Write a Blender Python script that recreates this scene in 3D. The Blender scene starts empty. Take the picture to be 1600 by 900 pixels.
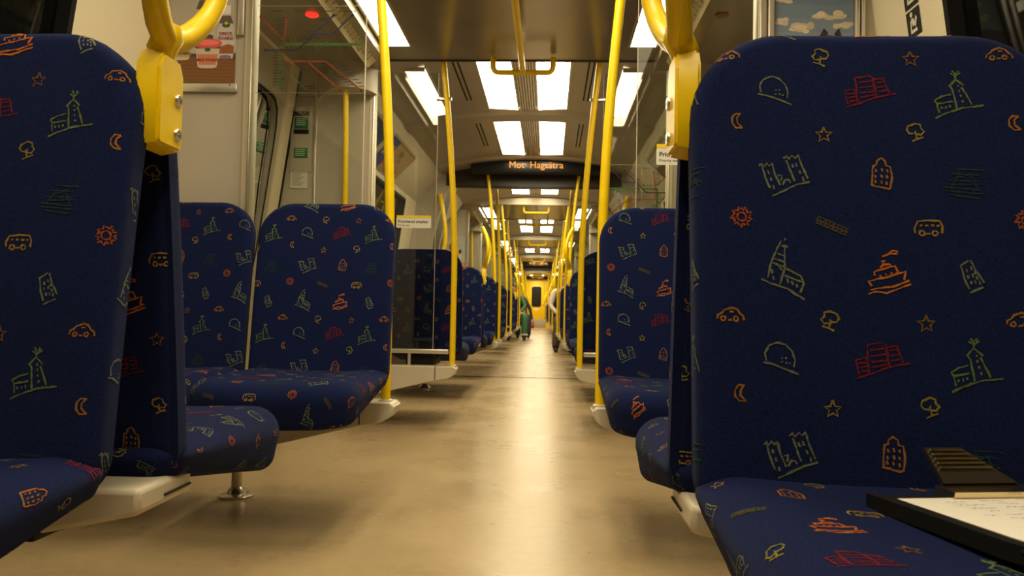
import bpy, bmesh, math, random
from mathutils import Vector, Matrix
R = random.Random(7)
PI = math.pi
scene = bpy.context.scene
COL = scene.collection

# ------------------------------------------------------------------ the car bends a little at its two gangways
T1, T2 = .0115, .0185
G1, G2 = 8.35, 24.15
P2 = (-math.sin(T1)*(G2-G1), G1+math.cos(T1)*(G2-G1))
def W(x, y):
    if y <= G1: return (x, y, 0.0)
    if y <= G2:
        c, s = math.cos(T1), math.sin(T1); yy = y-G1
        return (x*c-yy*s, G1+x*s+yy*c, T1)
    c, s = math.cos(T2), math.sin(T2); yy = y-G2
    return (P2[0]+x*c-yy*s, P2[1]+x*s+yy*c, T2)

# ------------------------------------------------------------------ materials
def mat(name, base=(.5,.5,.5), rough=.5, metal=0., emit=None, estr=0., spec=.5, attr=False, noise=None, coat=0., sheen=0., bump=None):
    m = bpy.data.materials.new(name); m.use_nodes = True
    nt = m.node_tree; b = nt.nodes['Principled BSDF']
    b.inputs['Base Color'].default_value = (*base, 1)
    b.inputs['Roughness'].default_value = rough
    b.inputs['Metallic'].default_value = metal
    b.inputs['Specular IOR Level'].default_value = spec
    b.inputs['Coat Weight'].default_value = coat
    if sheen:
        b.inputs['Sheen Weight'].default_value = sheen
        b.inputs['Sheen Roughness'].default_value = .45
        b.inputs['Sheen Tint'].default_value = (.35, .42, .8, 1)
    src = None
    if attr:
        a = nt.nodes.new('ShaderNodeVertexColor'); a.layer_name = 'Col'; src = a.outputs['Color']
    if noise:
        sc, amt, det = noise
        tc = nt.nodes.new('ShaderNodeTexCoord'); n = nt.nodes.new('ShaderNodeTexNoise')
        n.inputs['Scale'].default_value = sc; n.inputs['Detail'].default_value = det
        nt.links.new(tc.outputs['Object'], n.inputs['Vector'])
        mr = nt.nodes.new('ShaderNodeMapRange'); mr.inputs['From Min'].default_value = .3; mr.inputs['From Max'].default_value = .7
        mr.inputs['To Min'].default_value = 1-amt; mr.inputs['To Max'].default_value = 1+amt
        nt.links.new(n.outputs['Fac'], mr.inputs['Value'])
        mx = nt.nodes.new('ShaderNodeMix'); mx.data_type = 'RGBA'; mx.blend_type = 'MULTIPLY'; mx.inputs['Factor'].default_value = 1
        if src: nt.links.new(src, mx.inputs['A'])
        else: mx.inputs['A'].default_value = (*base, 1)
        nt.links.new(mr.outputs['Result'], mx.inputs['B']); src = mx.outputs['Result']
    if src: nt.links.new(src, b.inputs['Base Color'])
    if bump:
        sc, st = bump
        tc2 = nt.nodes.new('ShaderNodeTexCoord'); n2 = nt.nodes.new('ShaderNodeTexNoise'); n2.inputs['Scale'].default_value = sc
        bp = nt.nodes.new('ShaderNodeBump'); bp.inputs['Strength'].default_value = st; bp.inputs['Distance'].default_value = .002
        nt.links.new(tc2.outputs['Object'], n2.inputs['Vector']); nt.links.new(n2.outputs['Fac'], bp.inputs['Height'])
        nt.links.new(bp.outputs['Normal'], b.inputs['Normal'])
    if emit:
        b.inputs['Emission Color'].default_value = (*emit, 1); b.inputs['Emission Strength'].default_value = estr
    return m

NAVY = (.0060, .0112, .056)
M = {}
M['fabric'] = mat('fabric', NAVY, .95, attr=True, noise=(520, .42, 2), sheen=.07, spec=.10, bump=(1400, .5))
M['yellow'] = mat('yellow_paint', (.88, .61, .002), .33, spec=.4, noise=(30, .04, 2))
M['cream'] = mat('cream_panel', (.60, .53, .40), .42, noise=(3, .05, 3))
M['pillar'] = mat('pillar_panel', (.80, .715, .52), .4, noise=(2, .03, 2))
M['grey'] = mat('grey_panel', (.44, .395, .32), .4, noise=(4, .05, 3))
M['console'] = mat('console_plastic', (.56, .50, .39), .4, noise=(5, .05, 3))
M['ceil'] = mat('ceiling_metal', (.35, .295, .205), .23, metal=.5, noise=(2, .06, 2))
M['ceilhi'] = mat('ceiling_panel', (.40, .35, .27), .38, metal=.25, noise=(2, .06, 2))
M['steel'] = mat('steel', (.55, .51, .44), .25, metal=.9)
M['alu'] = mat('aluminium', (.66, .62, .54), .3, metal=.75)
M['black'] = mat('black_rubber', (.007, .007, .007), .6, spec=.25)
M['blackgloss'] = mat('black_gloss', (.006, .006, .006), .28, spec=.35)
M['dark'] = mat('dark_lintel', (.038, .031, .020), .35, spec=.35)
M['print'] = mat('print', (.5, .5, .5), .5, attr=True)
M['floorseam'] = mat('floor_seam', (.035, .028, .02), .7, spec=.1)
M['wallend'] = mat('end_yellow', (.90, .60, .006), .4)
M['lamp'] = mat('lamp_diffuser', (.9, .9, .85), .4, emit=(1., .84, .545), estr=18.)
M['lamps'] = mat('side_lamp_diffuser', (.9, .9, .85), .4, emit=(1., .84, .545), estr=2.4)
M['led'] = mat('led_text', (.1, .03, 0), .5, emit=(1, .30, .02), estr=1.1)
M['redlamp'] = mat('red_lamp', (.7, .02, .02), .3, emit=(1, .03, .02), estr=1.2)
M['skin'] = mat('person_surface', (.5, .3, .2), .7, attr=True)
M['paper'] = mat('paper', (.85, .82, .76), .7)
M['redcloth'] = mat('red_cloth', (.45, .02, .02), .7)
M['gold'] = mat('clip_metal', (.75, .62, .36), .22, metal=1.)

def glassmat(name, tint, ior=1.5):
    m = bpy.data.materials.new(name); m.use_nodes = True; nt = m.node_tree
    for n in list(nt.nodes): nt.nodes.remove(n)
    o = nt.nodes.new('ShaderNodeOutputMaterial'); mx = nt.nodes.new('ShaderNodeMixShader')
    t = nt.nodes.new('ShaderNodeBsdfTransparent'); t.inputs['Color'].default_value = (*tint, 1)
    g = nt.nodes.new('ShaderNodeBsdfGlossy'); g.inputs['Roughness'].default_value = .02; g.inputs['Color'].default_value = (.95, .95, .92, 1)
    f = nt.nodes.new('ShaderNodeFresnel'); f.inputs['IOR'].default_value = ior
    nt.links.new(f.outputs[0], mx.inputs[0]); nt.links.new(t.outputs[0], mx.inputs[1]); nt.links.new(g.outputs[0], mx.inputs[2])
    nt.links.new(mx.outputs[0], o.inputs['Surface'])
    return m
M['glass'] = glassmat('screen_glass', (.90, .915, .88))
M['winglass'] = glassmat('window_glass', (.75, .76, .72), 1.28)

def floor_material():
    m = bpy.data.materials.new('floor_lino'); m.use_nodes = True; nt = m.node_tree; b = nt.nodes['Principled BSDF']; L = nt.links
    tc = nt.nodes.new('ShaderNodeTexCoord')
    def noise(scale, det):
        n = nt.nodes.new('ShaderNodeTexNoise'); n.inputs['Scale'].default_value = scale; n.inputs['Detail'].default_value = det
        L.new(tc.outputs['Object'], n.inputs['Vector']); return n
    n1 = noise(3.0, 3); n2 = noise(26, 4); v = nt.nodes.new('ShaderNodeTexVoronoi'); v.inputs['Scale'].default_value = 11
    L.new(tc.outputs['Object'], v.inputs['Vector'])
    cr = nt.nodes.new('ShaderNodeValToRGB')
    cr.color_ramp.elements[0].position = .3; cr.color_ramp.elements[0].color = (.385, .285, .155, 1)
    cr.color_ramp.elements[1].position = .72; cr.color_ramp.elements[1].color = (.455, .342, .190, 1)
    L.new(n1.outputs['Fac'], cr.inputs['Fac'])
    mr = nt.nodes.new('ShaderNodeMapRange'); mr.inputs['From Min'].default_value = .3; mr.inputs['From Max'].default_value = .7
    mr.inputs['From Min'].default_value = .15; mr.inputs['From Max'].default_value = .85; mr.inputs['To Min'].default_value = .90; mr.inputs['To Max'].default_value = 1.08
    L.new(n2.outputs['Fac'], mr.inputs['Value'])
    mx = nt.nodes.new('ShaderNodeMix'); mx.data_type = 'RGBA'; mx.blend_type = 'MULTIPLY'; mx.inputs['Factor'].default_value = 1
    L.new(cr.outputs['Color'], mx.inputs['A']); L.new(mr.outputs['Result'], mx.inputs['B'])
    sp = nt.nodes.new('ShaderNodeMapRange'); sp.inputs['From Min'].default_value = .028; sp.inputs['From Max'].default_value = .05
    sp.inputs['To Min'].default_value = .35; sp.inputs['To Max'].default_value = 1
    L.new(v.outputs['Distance'], sp.inputs['Value'])
    mx2 = nt.nodes.new('ShaderNodeMix'); mx2.data_type = 'RGBA'; mx2.blend_type = 'MULTIPLY'; mx2.inputs['Factor'].default_value = 1
    L.new(mx.outputs['Result'], mx2.inputs['A']); L.new(sp.outputs['Result'], mx2.inputs['B'])
    L.new(mx2.outputs['Result'], b.inputs['Base Color'])
    rr = nt.nodes.new('ShaderNodeMapRange'); rr.inputs['From Min'].default_value = .3; rr.inputs['From Max'].default_value = .7
    rr.inputs['To Min'].default_value = .25; rr.inputs['To Max'].default_value = .32
    L.new(n1.outputs['Fac'], rr.inputs['Value']); L.new(rr.outputs['Result'], b.inputs['Roughness'])
    b.inputs['Specular IOR Level'].default_value = .23
    return m
M['floor'] = floor_material()

# ------------------------------------------------------------------ mesh builder
class MB:
    def __init__(s):
        s.v = []; s.f = []; s.fm = []; s.fs = []; s.fc = []
    def add(s, vs, fs, mi=0, smooth=False, col=None):
        o = len(s.v); s.v += [tuple(v) for v in vs]
        for f in fs:
            s.f.append(tuple(i+o for i in f)); s.fm.append(mi); s.fs.append(smooth); s.fc.append(col)
    def box(s, x0, x1, y0, y1, z0, z1, mi=0, bev=0., col=None, mtx=None):
        bm = bmesh.new(); bmesh.ops.create_cube(bm, size=1)
        for v in bm.verts:
            v.co = Vector(((x0+x1)/2+v.co.x*(x1-x0), (y0+y1)/2+v.co.y*(y1-y0), (z0+z1)/2+v.co.z*(z1-z0)))
        if bev: bmesh.ops.bevel(bm, geom=bm.edges[:], offset=bev, segments=2, affect='EDGES', profile=.5)
        if mtx: bmesh.ops.transform(bm, matrix=mtx, verts=bm.verts[:])
        s.frombm(bm, mi, bool(bev), col)
    def frombm(s, bm, mi=0, smooth=False, col=None):
        bm.verts.index_update()
        s.add([v.co[:] for v in bm.verts], [[v.index for v in f.verts] for f in bm.faces], mi, smooth, col); bm.free()
    def tube(s, pts, r, n=14, mi=0, col=None, cap=True, rs=None):
        pts = [Vector(p) for p in pts]; vs = []; fs = []; up = None
        for i, p in enumerate(pts):
            d = (pts[min(i+1, len(pts)-1)]-pts[max(i-1, 0)]).normalized()
            if up is None:
                up = Vector((0, 0, 1)) if abs(d.z) < .9 else Vector((1, 0, 0))
            a = (up-d*up.dot(d)).normalized(); b = d.cross(a); up = a
            rr = rs[i] if rs else r
            for k in range(n):
                t = 2*PI*k/n; vs.append(p+(a*math.cos(t)+b*math.sin(t))*rr)
        for i in range(len(pts)-1):
            for k in range(n):
                fs.append((i*n+k, i*n+(k+1) % n, (i+1)*n+(k+1) % n, (i+1)*n+k))
        if cap:
            fs.append(tuple(range(n))[::-1]); fs.append(tuple((len(pts)-1)*n+k for k in range(n)))
        s.add(vs, fs, mi, True, col)
    def lathe(s, prof, c=(0, 0, 0), n=24, mi=0, col=None, mtx=None):
        vs = []; fs = []
        for (r, z) in prof:
            for k in range(n):
                t = 2*PI*k/n; p = Vector((r*math.cos(t), r*math.sin(t), z))
                if mtx: p = mtx @ p
                vs.append(p+Vector(c))
        for i in range(len(prof)-1):
            for k in range(n):
                fs.append((i*n+k, i*n+(k+1) % n, (i+1)*n+(k+1) % n, (i+1)*n+k))
        fs.append(tuple(range(n))[::-1]); fs.append(tuple((len(prof)-1)*n+k for k in range(n)))
        s.add(vs, fs, mi, True, col)
    def prism(s, poly, axis, a0, a1, mi=0, smooth=False, col=None):
        # poly in the plane normal to axis: axis 'x' -> (y,z), 'y' -> (x,z), 'z' -> (x,y)
        def P(u, v, a): return {'x': (a, u, v), 'y': (u, a, v), 'z': (u, v, a)}[axis]
        n = len(poly)
        s.add([P(u, v, a0) for u, v in poly]+[P(u, v, a1) for u, v in poly],
              [tuple(range(n))[::-1], tuple(range(n, 2*n))]+[(i, (i+1) % n, n+(i+1) % n, n+i) for i in range(n)], mi, smooth, col)
    def poly(s, pts, mi=0, col=None):
        s.add(pts, [tuple(range(len(pts)))], mi, False, col)
    def build(s, name, mats, parent=None, warp=False, loc=None, recalc=True):
        if name.startswith('door_') and warp and abs(s.v[0][0]) > 1.1: s.v = [(x-math.copysign(max(0, z-.92)*.134, x), y, z) for x, y, z in s.v]
        me = bpy.data.meshes.new(name)
        vs = s.v
        if warp: vs = [(*W(x, y)[:2], z) for x, y, z in vs]
        me.from_pydata(vs, [], s.f)
        for m in (mats if isinstance(mats, (list, tuple)) else [mats]): me.materials.append(m)
        me.polygons.foreach_set('material_index', s.fm); me.polygons.foreach_set('use_smooth', s.fs)
        if any(c is not None for c in s.fc):
            ca = me.color_attributes.new('Col', 'FLOAT_COLOR', 'CORNER'); buf = []
            for f, c in zip(s.f, s.fc): buf += [*(c or (.5, .5, .5)), 1.]*len(f)
            ca.data.foreach_set('color', buf)
        if recalc:
            bm = bmesh.new(); bm.from_mesh(me); bmesh.ops.recalc_face_normals(bm, faces=bm.faces[:]); bm.to_mesh(me); bm.free()
        try: me.set_sharp_from_angle(angle=math.radians(40))
        except Exception: pass
        me.update()
        o = bpy.data.objects.new(name, me); COL.objects.link(o)
        if loc: o.location = loc
        if parent: o.parent = parent
        return o

def tag(o, label, cat, group=None, kind=None):
    if label: o['label'] = label
    if cat: o['category'] = cat
    if group: o['group'] = group
    if kind: o['kind'] = kind
    return o
def struct(o): o['kind'] = 'structure'; return o
def empty(name, x, y, z=0, rz=0):
    o = bpy.data.objects.new(name, None); COL.objects.link(o); o.empty_display_size = .1
    wx, wy, t = W(x, y); o.location = (wx, wy, z); o.rotation_euler = (0, 0, rz+t)
    return o
def dup(root, x, y, z, rz, label, group):
    c = root.copy(); COL.objects.link(c)
    wx, wy, t = W(x, y); c.location = (wx, wy, z); c.rotation_euler = (0, 0, rz+t)
    c['label'] = label; c['group'] = group
    for ch in list(root.children):
        d = ch.copy(); COL.objects.link(d); d.parent = c
        for g in list(ch.children):
            e = g.copy(); COL.objects.link(e); e.parent = d
    return c
def text_mesh(body, size, name, m, parent, mtx, align='LEFT', bold=0.):
    cu = bpy.data.curves.new(name, 'FONT'); cu.body = body; cu.size = size; cu.align_x = align; cu.offset = bold
    tmp = bpy.data.objects.new('tmp_text', cu); COL.objects.link(tmp)
    me = bpy.data.meshes.new_from_object(tmp.evaluated_get(bpy.context.evaluated_depsgraph_get()))
    bpy.data.objects.remove(tmp); bpy.data.curves.remove(cu)
    me.transform(mtx); me.materials.clear(); me.materials.append(m); me.name = name
    o = bpy.data.objects.new(name, me); COL.objects.link(o); o.parent = parent
    return o
FACE = Matrix.Rotation(PI/2, 4, 'X')          # text standing up, read from the -Y side
def at_face(x, y, z): return Matrix.Translation((x, y, z)) @ FACE

# ------------------------------------------------------------------ the woven city pattern (motifs drawn as strokes, in mm-sized units)
OR, YE, GR, GG, RE, DG, OL, BR, YO = (.29, .115, .022), (.22, .165, .034), (.100, .150, .045), (.135, .155, .088), (.150, .013, .020), (.016, .040, .036), (.055, .048, .030), (.17, .075, .02), (.29, .17, .028)
def circ(cx, cy, r, n=9, a0=0, a1=2*PI): return [(cx+r*math.cos(a0+(a1-a0)*i/n), cy+r*math.sin(a0+(a1-a0)*i/n)) for i in range(n+1)]
def star_pts(r0, r1, n=5, rot=-PI/2): return [((r0 if i % 2 == 0 else r1)*math.cos(rot+PI*i/n), (r0 if i % 2 == 0 else r1)*math.sin(rot+PI*i/n)) for i in range(2*n+1)]
def wins(pts, l=4, d=(0.25, 1)): return [[(x-d[0]*l/2, y-d[1]*l/2), (x+d[0]*l/2, y+d[1]*l/2)] for x, y in pts]
CAR = [[(-20, 7), (-19, 1), (-13, -2), (-9, -7), (2, -11), (10, -8), (14, -2), (19, 2), (20, 8)], circ(-11, 6, 3.5), circ(8, 6, 3.5), [(-4, 8), (2, 8)], [(-1, -5), (5, -5)]]
TREE = [[(0, 4), (-9, 5), (-13, -1), (-8, -6), (-8, -12), (0, -14), (6, -11), (11, -9), (13, -3), (9, 3), (2, 3), (0, -2), (0, 5), (-2, 12)], [(-12, 9), (-2, 12), (6, 16)]]
TREEF = [[(-x, y) for x, y in s] for s in TREE]
STAR = [star_pts(13, 5.5)]
DOME = [[(-25, 8), (-12, 10), (4, 16), (27, 25)], [(-20, 5), (-22, -6), (-16, -17), (-3, -22), (9, -19), (18, -9), (22, 4), (20, 14)]] + wins([(3, 1), (9, 1), (3, 7), (9, 8), (14, 9)], 2)
RED = [[(-36, 27), (-15, 20), (10, 10), (42, 3)], [(-33, 22), (-37, 0), (-22, -4), (-18, 19)], [(-18, 17), (-20, -22), (2, -27), (9, -22), (12, 9)], [(11, 8), (7, -20), (24, -22), (32, 3)],
       [(-33, 5), (-22, 3)], [(-32, 11), (-21, 9)], [(-30, 17), (-20, 15)], [(-15, -15), (6, -18)], [(-15, -6), (7, -9)], [(-14, 3), (8, 0)], [(-13, 10), (9, 6)], [(13, -15), (24, -17)], [(14, -7), (26, -9)], [(15, 0), (28, -2)]]
CHURCH = [[(-36, 38), (-20, 30), (5, 21), (38, 17)], [(-3, 22), (-7, -10), (-11, -17)], [(-12, -15), (-1, -27), (11, -16)], [(7, -14), (12, -4), (20, 16)], [(-1, -27), (-1, -38)], [(-8, -37), (-1, -32), (7, -38)], [(-5, -42), (-2, -37)], [(4, -42), (2, -37)],
          [(-36, 9), (-24, 2), (-10, -2)], [(-36, 9), (-32, 14), (-9, 10)], [(-32, 15), (-30, 29)]] + wins([(-26, 21), (-19, 20), (-13, 18), (3, -8), (5, 1), (7, 10), (2, -16)], 4)
MOON = [[(6, -12), (-3, -12), (-8, -5), (-8, 4), (-2, 11), (8, 11)], [(6, -12), (0, -5), (0, 3), (8, 11)]]
CASTLE = [[(-33, -15), (-29, 4), (-22, 22)], [(-38, -14), (-33, -18), (-30, -13), (-26, -19), (-22, -14), (-17, -19)], [(-17, -17), (-14, -3), (-6, 17)], [(5, -24), (10, -8), (16, 9)], [(0, -27), (5, -31), (9, -26), (14, -32), (19, -28), (24, -33)], [(24, -32), (29, -13), (37, 5)],
          [(-9, 2), (-3, 0), (-4, 10)], [(-3, 16), (2, 8), (7, 8), (10, 13)], [(-18, 34), (0, 25), (20, 15), (40, 10)]] + wins([(-24, -4), (-27, 8), (-20, 7), (-16, 20), (14, -15), (20, -17), (25, -5), (30, 6)], 6)
TALL = [[(-15, 20), (-13, 0), (-11, -12), (-6, -14), (-5, -20), (2, -25), (8, -20), (9, -13), (15, -11), (17, 4), (13, 25)], [(-15, 19), (0, 23), (12, 25)]] + wins([(-7, -5), (2, -6), (10, -4), (-8, 5), (1, 5), (9, 6), (-9, 13), (0, 14), (8, 16)], 5)
DGREEN = [[(-10, -22), (30, -20)], [(-18, -14), (20, -12)], [(-14, -7), (12, -14)], [(-24, -4), (18, -2)], [(-22, 3), (24, 2)], [(-32, 7), (20, 12)], [(-30, 13), (26, 18)], [(-26, 19), (18, 25)], [(-6, -18), (-22, 8)], [(6, -16), (18, 10)]]
SUN = [circ(0, 0, 7, 10)]+[[(math.cos(t)*10, math.sin(t)*10), (math.cos(t+.25)*17, math.sin(t+.25)*17)] for t in [i*PI/4.5 for i in range(9)]]+[[(math.cos(t)*12, math.sin(t)*12), (math.cos(t-.3)*14, math.sin(t-.3)*14)] for t in [i*PI/4.5 for i in range(9)]]
BRICK = [[(-22, -13), (0, -4), (24, 6)], [(-24, -8), (-2, 1), (22, 11)], [(-25, -3), (-3, 6), (20, 16)]]+[[(-22+i*6, -12+i*2.6), (-24+i*6, -4+i*2.6)] for i in range(8)]
BUS = [[(-20, 8), (-21, 0), (-16, -10), (0, -12), (17, -11), (21, -3), (20, 8)], circ(-10, 8, 4), circ(9, 8, 4), [(-4, 9), (3, 9)], [(-13, -4), (-9, -4)], [(-5, -4), (0, -4)], [(4, -4), (9, -4)], [(12, -4), (16, -4)]]
SPIRE = [[(-34, 14), (-20, 20), (5, 28), (30, 44)], [(-24, 12), (-18, -12), (-2, -46)], [(-6, 22), (2, -2), (4, -40)], [(-16, -12), (4, -4)], [(2, -46), (6, -50)], [(-1, -38), (8, -36)], [(-13, -18), (4, -12)], [(-8, -26), (4, -22)], [(-10, -10), (-2, 0)],
         [(5, -2), (26, 8), (30, 20), (24, 34)], [(2, 8), (28, 18)]] + wins([(-17, 2), (-15, 12), (6, 16), (13, 19), (20, 23)], 6)
BOAT = [[(-32, 30), (-20, 26), (-5, 28), (15, 20), (32, 14)], [(-28, 24), (-12, 20), (6, 18), (30, 8)], [(-26, 18), (-30, 10), (0, 3), (26, -6), (22, 8)], [(-20, 2), (-22, -4), (10, -14), (14, -4)], [(-12, -10), (-8, -16), (2, -16), (4, -13)], [(-10, -20), (-4, -22)], [(-8, -28), (4, -33), (14, -33), (16, -36), (8, -38), (0, -32)]] + wins([(-12, 2), (-4, -1), (4, -3)], 3)
BLDG = [[(-18, -15), (-4, -24)], [(-16, -14), (-13, 4), (-6, 20)], [(-2, -24), (6, -6), (16, 10)], [(-6, 26), (6, 20), (14, 17)]]+wins([(-8, -8), (-2, -12), (3, -5), (-7, 1), (0, -1), (6, 3), (-3, 10), (3, 9), (9, 10)], 5)
TILE = .335
MOTIFS = [(CAR, OR, 0, 0), (TREE, YE, .117, -.004), (STAR, BR, .228, -.006), (DOME, GG, .057, -.049), (RED, RE, .174, -.050), (CHURCH, GR, .281, -.055), (MOON, OR, .010, -.092), (STAR, YE, .116, -.108), (TREEF, YE, .227, -.103),
          (CASTLE, GG, .065, -.161), (TALL, OR, .182, -.157), (DGREEN, DG, .281, -.168), (SUN, (.27, .06, .02), .012, -.215), (BRICK, OL, .121, -.223), (BUS, YO, .234, -.225), (SPIRE, GG, .060, -.280), (BOAT, (.47, .13, .02), .184, -.283), (BLDG, GG, .281, -.283)]
UNIT = .00079

def strokes(mb, F, amin, amax, bmin, bmax, a0, b0, inside, rnd, wscale=1.):
    i0, i1 = math.floor((amin-a0)/TILE)-1, math.ceil((amax-a0)/TILE)+1
    j0, j1 = math.floor((bmin-b0)/TILE)-1, math.ceil((bmax-b0)/TILE)+1
    for i in range(i0, i1+1):
        for j in range(j0, j1+1):
            for ss, col, da, db in MOTIFS:
                ca, cb = a0+i*TILE+da+j*.004, b0+j*TILE+db
                if not (amin-.06 < ca < amax+.06 and bmin-.06 < cb < bmax+.06): continue
                for st in ss:
                    pts = []
                    for k in range(len(st)-1):
                        (x0, y0), (x1, y1) = st[k], st[k+1]
                        n = max(1, int(math.hypot(x1-x0, y1-y0)/6))
                        for q in range(n): pts.append((x0+(x1-x0)*q/n, y0+(y1-y0)*q/n))
                    pts.append(st[-1])
                    vs = []; ok = True; fade = 0
                    for k, (x, y) in enumerate(pts):
                        xa, ya = pts[max(k-1, 0)]; xb, yb = pts[min(k+1, len(pts)-1)]
                        dx, dy = xb-xa, yb-ya; l = math.hypot(dx, dy) or 1
                        w = (1.35+rnd.uniform(-.6, .65))*wscale
                        if col is DG or col is RE: w *= .8
                        jx, jy = rnd.uniform(-.5, .5), rnd.uniform(-.5, .5)
                        for sg in (1, -1):
                            a = ca+(x+jx-sg*dy/l*w)*UNIT; b = cb-(y+jy+sg*dx/l*w)*UNIT
                            if not inside(a, b): ok = False; break
                            vs.append(F(a, b, .0006))
                        if not ok: break
                    if len(vs) < 4: continue
                    n = len(vs)//2
                    mb.add(vs[:n*2], [(2*k, 2*k+1, 2*k+3, 2*k+2) for k in range(n-1)], 0, True, tuple(c*rnd.uniform(.85, 1.12) for c in col))

class Pad:
    """upholstered pad: flat outline w x h (inset by r), edge wrapped by a profile"""
    def __init__(s, w, h, rt, rb, r, phimax, L, height, place, taper=None):
        s.taper = taper; s.r2 = .03 if taper else 0.; s.pm2 = 2.85
        s.hw, s.hh, s.rt, s.rb, s.r, s.pm, s.L, s.height, s.place = w/2-r, h/2-r, rt-r, rb-r, r, phimax, L, height, place
        s.cb = h/2; s.tot = r*phimax+L+s.r2*(s.pm2-phimax)
    def near(s, a, b):
        y = b-s.cb; R_ = s.rt if y > 0 else s.rb
        qx, qy = abs(a)-(s.hw-R_), abs(y)-(s.hh-R_); sx, sy = (1 if a >= 0 else -1), (1 if y >= 0 else -1)
        if qx > 0 and qy > 0:
            l = math.hypot(qx, qy); d = l-R_; n = (sx*qx/l, sy*qy/l)
        elif qx > qy: d = qx-R_; n = (sx, 0)
        else: d = qy-R_; n = (0, sy)
        return d, n
    def F(s, a, b, off=0.):
        d, n = s.near(a, b)
        if d <= 0: return s.place(a, b, s.height(a, b)+off)
        qa, qb = a-n[0]*d, b-n[1]*d; h = s.height(qa, qb); r = s.r
        if d < r*s.pm: ph = d/r; o, z = (r+off)*math.sin(ph), -r+(r+off)*math.cos(ph)
        else:
            e = min(d-r*s.pm, s.L); c, q = math.cos(s.pm), math.sin(s.pm)
            o, z = (r+off)*q+e*c, -r+(r+off)*c-e*q
            if s.r2 and d > r*s.pm+s.L:
                ph = s.pm+(d-r*s.pm-s.L)/s.r2
                o += s.r2*(math.sin(ph)-q); z += s.r2*(math.cos(ph)-c)
        if s.taper: z *= s.taper(qb)
        return s.place(qa+n[0]*o, qb+n[1]*o, h+z)
    def inside(s, a, b): return s.near(a, b)[0] < s.tot*.97
    def mesh(s, mb, nseg=18, col=NAVY):
        # outline samples
        o = []
        def arc(cx, cy, R_, a0, a1, n=9):
            for i in range(n+1):
                t = a0+(a1-a0)*i/n; o.append((cx+R_*math.cos(t), s.cb+cy+R_*math.sin(t), math.cos(t), math.sin(t)))
        w, h, rt, rb = s.hw, s.hh, s.rt, s.rb
        def side(p, q, nx, ny, n=6):
            for i in range(1, n): o.append((p[0]+(q[0]-p[0])*i/n, s.cb+p[1]+(q[1]-p[1])*i/n, nx, ny))
        arc(w-rb, -h+rb, rb, -PI/2, 0); side((w, -h+rb), (w, h-rt), 1, 0)
        arc(w-rt, h-rt, rt, 0, PI/2); side((w-rt, h), (-w+rt, h), 0, 1)
        arc(-w+rt, h-rt, rt, PI/2, PI); side((-w, h-rt), (-w, -h+rb), -1, 0)
        arc(-w+rb, -h+rb, rb, PI, 1.5*PI); side((-w+rb, -h), (w-rb, -h), 0, -1)
        n = len(o); rings = []
        for t in (.15, .35, .55, .75, .9, 1.): rings.append([s.F(x*t, s.cb+(y-s.cb)*t) for x, y, _, _ in o])
        for d in [s.r*s.pm*k/7 for k in range(1, 8)]+[s.r*s.pm+s.L*k/3 for k in range(1, 4)]+([s.r*s.pm+s.L+s.r2*(s.pm2-s.pm)*k/5 for k in range(1, 6)] if s.r2 else []):
            rings.append([s.F(x+nx*d, y+ny*d) for x, y, nx, ny in o])
        vs = [v for r_ in rings for v in r_]; fs = []
        for i in range(len(rings)-1):
            for k in range(n): fs.append((i*n+k, i*n+(k+1) % n, (i+1)*n+(k+1) % n, (i+1)*n+k))
        fs.append(tuple(range(n))); fs.append(tuple((len(rings)-1)*n+k for k in range(n))[::-1])
        mb.add(vs, fs, 0, True, col)

# ------------------------------------------------------------------ passenger seat: origin at floor under the cushion/backrest corner, facing -Y
SW = .460
def make_seat(name, car_a, car_b, seed):
    rnd = random.Random(seed)
    root = bpy.data.objects.new(name, None); root.empty_display_size = .1; COL.objects.link(root)
    s_, c_ = .1439, .9896                                          # recline
    def place_back(a, b, h): bb = b-.035; return (a, bb*s_-h*c_, .45+bb*c_+h*s_)
    def hb(a, b): return .006*math.sin(PI*min(1, max(0, b/.62)))-.006*(1-(a/.22)**2)*(1 if b > .1 else b/.1)
    p = Pad(SW, .607, .118, .05, .022, PI/2, .022, hb, place_back)
    mb = MB(); p.mesh(mb)
    strokes(mb, p.F, -SW/2-.05, SW/2+.05, -.04, .68, car_a, car_b+.035, p.inside, rnd)
    mb.build('backrest', M['fabric'], root, recalc=False)
    # rear skin of the backrest
    mb = MB(); p2 = Pad(SW-.004, .603, .116, .05, .020, PI/2, .002, lambda a, b: 0, lambda a, b, h: (-a, (b-.033)*s_+(.0445+h)*c_, .45+(b-.033)*c_-(.0445+h)*s_))
    p2.mesh(mb); strokes(mb, p2.F, -SW/2, SW/2, 0, .62, car_a+.1, car_b+.035, p2.inside, rnd)
    mb.build('back_cover', M['fabric'], root, recalc=False)
    def place_c(a, b, h): return (a, .060-b, .458+h)
    def hc(a, b): return .009*min(1, (a/.2)**2)
    q = Pad(SW+.004, .54, .115, .05, .050, 1.75, .042, hc, place_c, lambda b: .47+.53*min(1, max(0, (b-.05)/.38)))
    mb = MB(); q.mesh(mb)
    # the pattern runs on from the backrest: the "up" of the cloth points to the seat's back
    def Fc(a, b, off): return q.F(a, -b, off)
    def ic(a, b): return q.inside(a, -b)
    strokes(mb, Fc, -SW/2-.16, SW/2+.16, -.69, .05, car_a+.187, car_b-.843, ic, rnd)
    mb.build('cushion', M['fabric'], root, recalc=False)
    mb = MB(); mb.box(-.08, .08, -.16, .14, .342, .392, bev=.006); mb.box(-.08, .08, .045, .075, .34, .47, bev=.006)
    mb.build('seat_bracket', M['black'], root)
    return root

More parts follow.
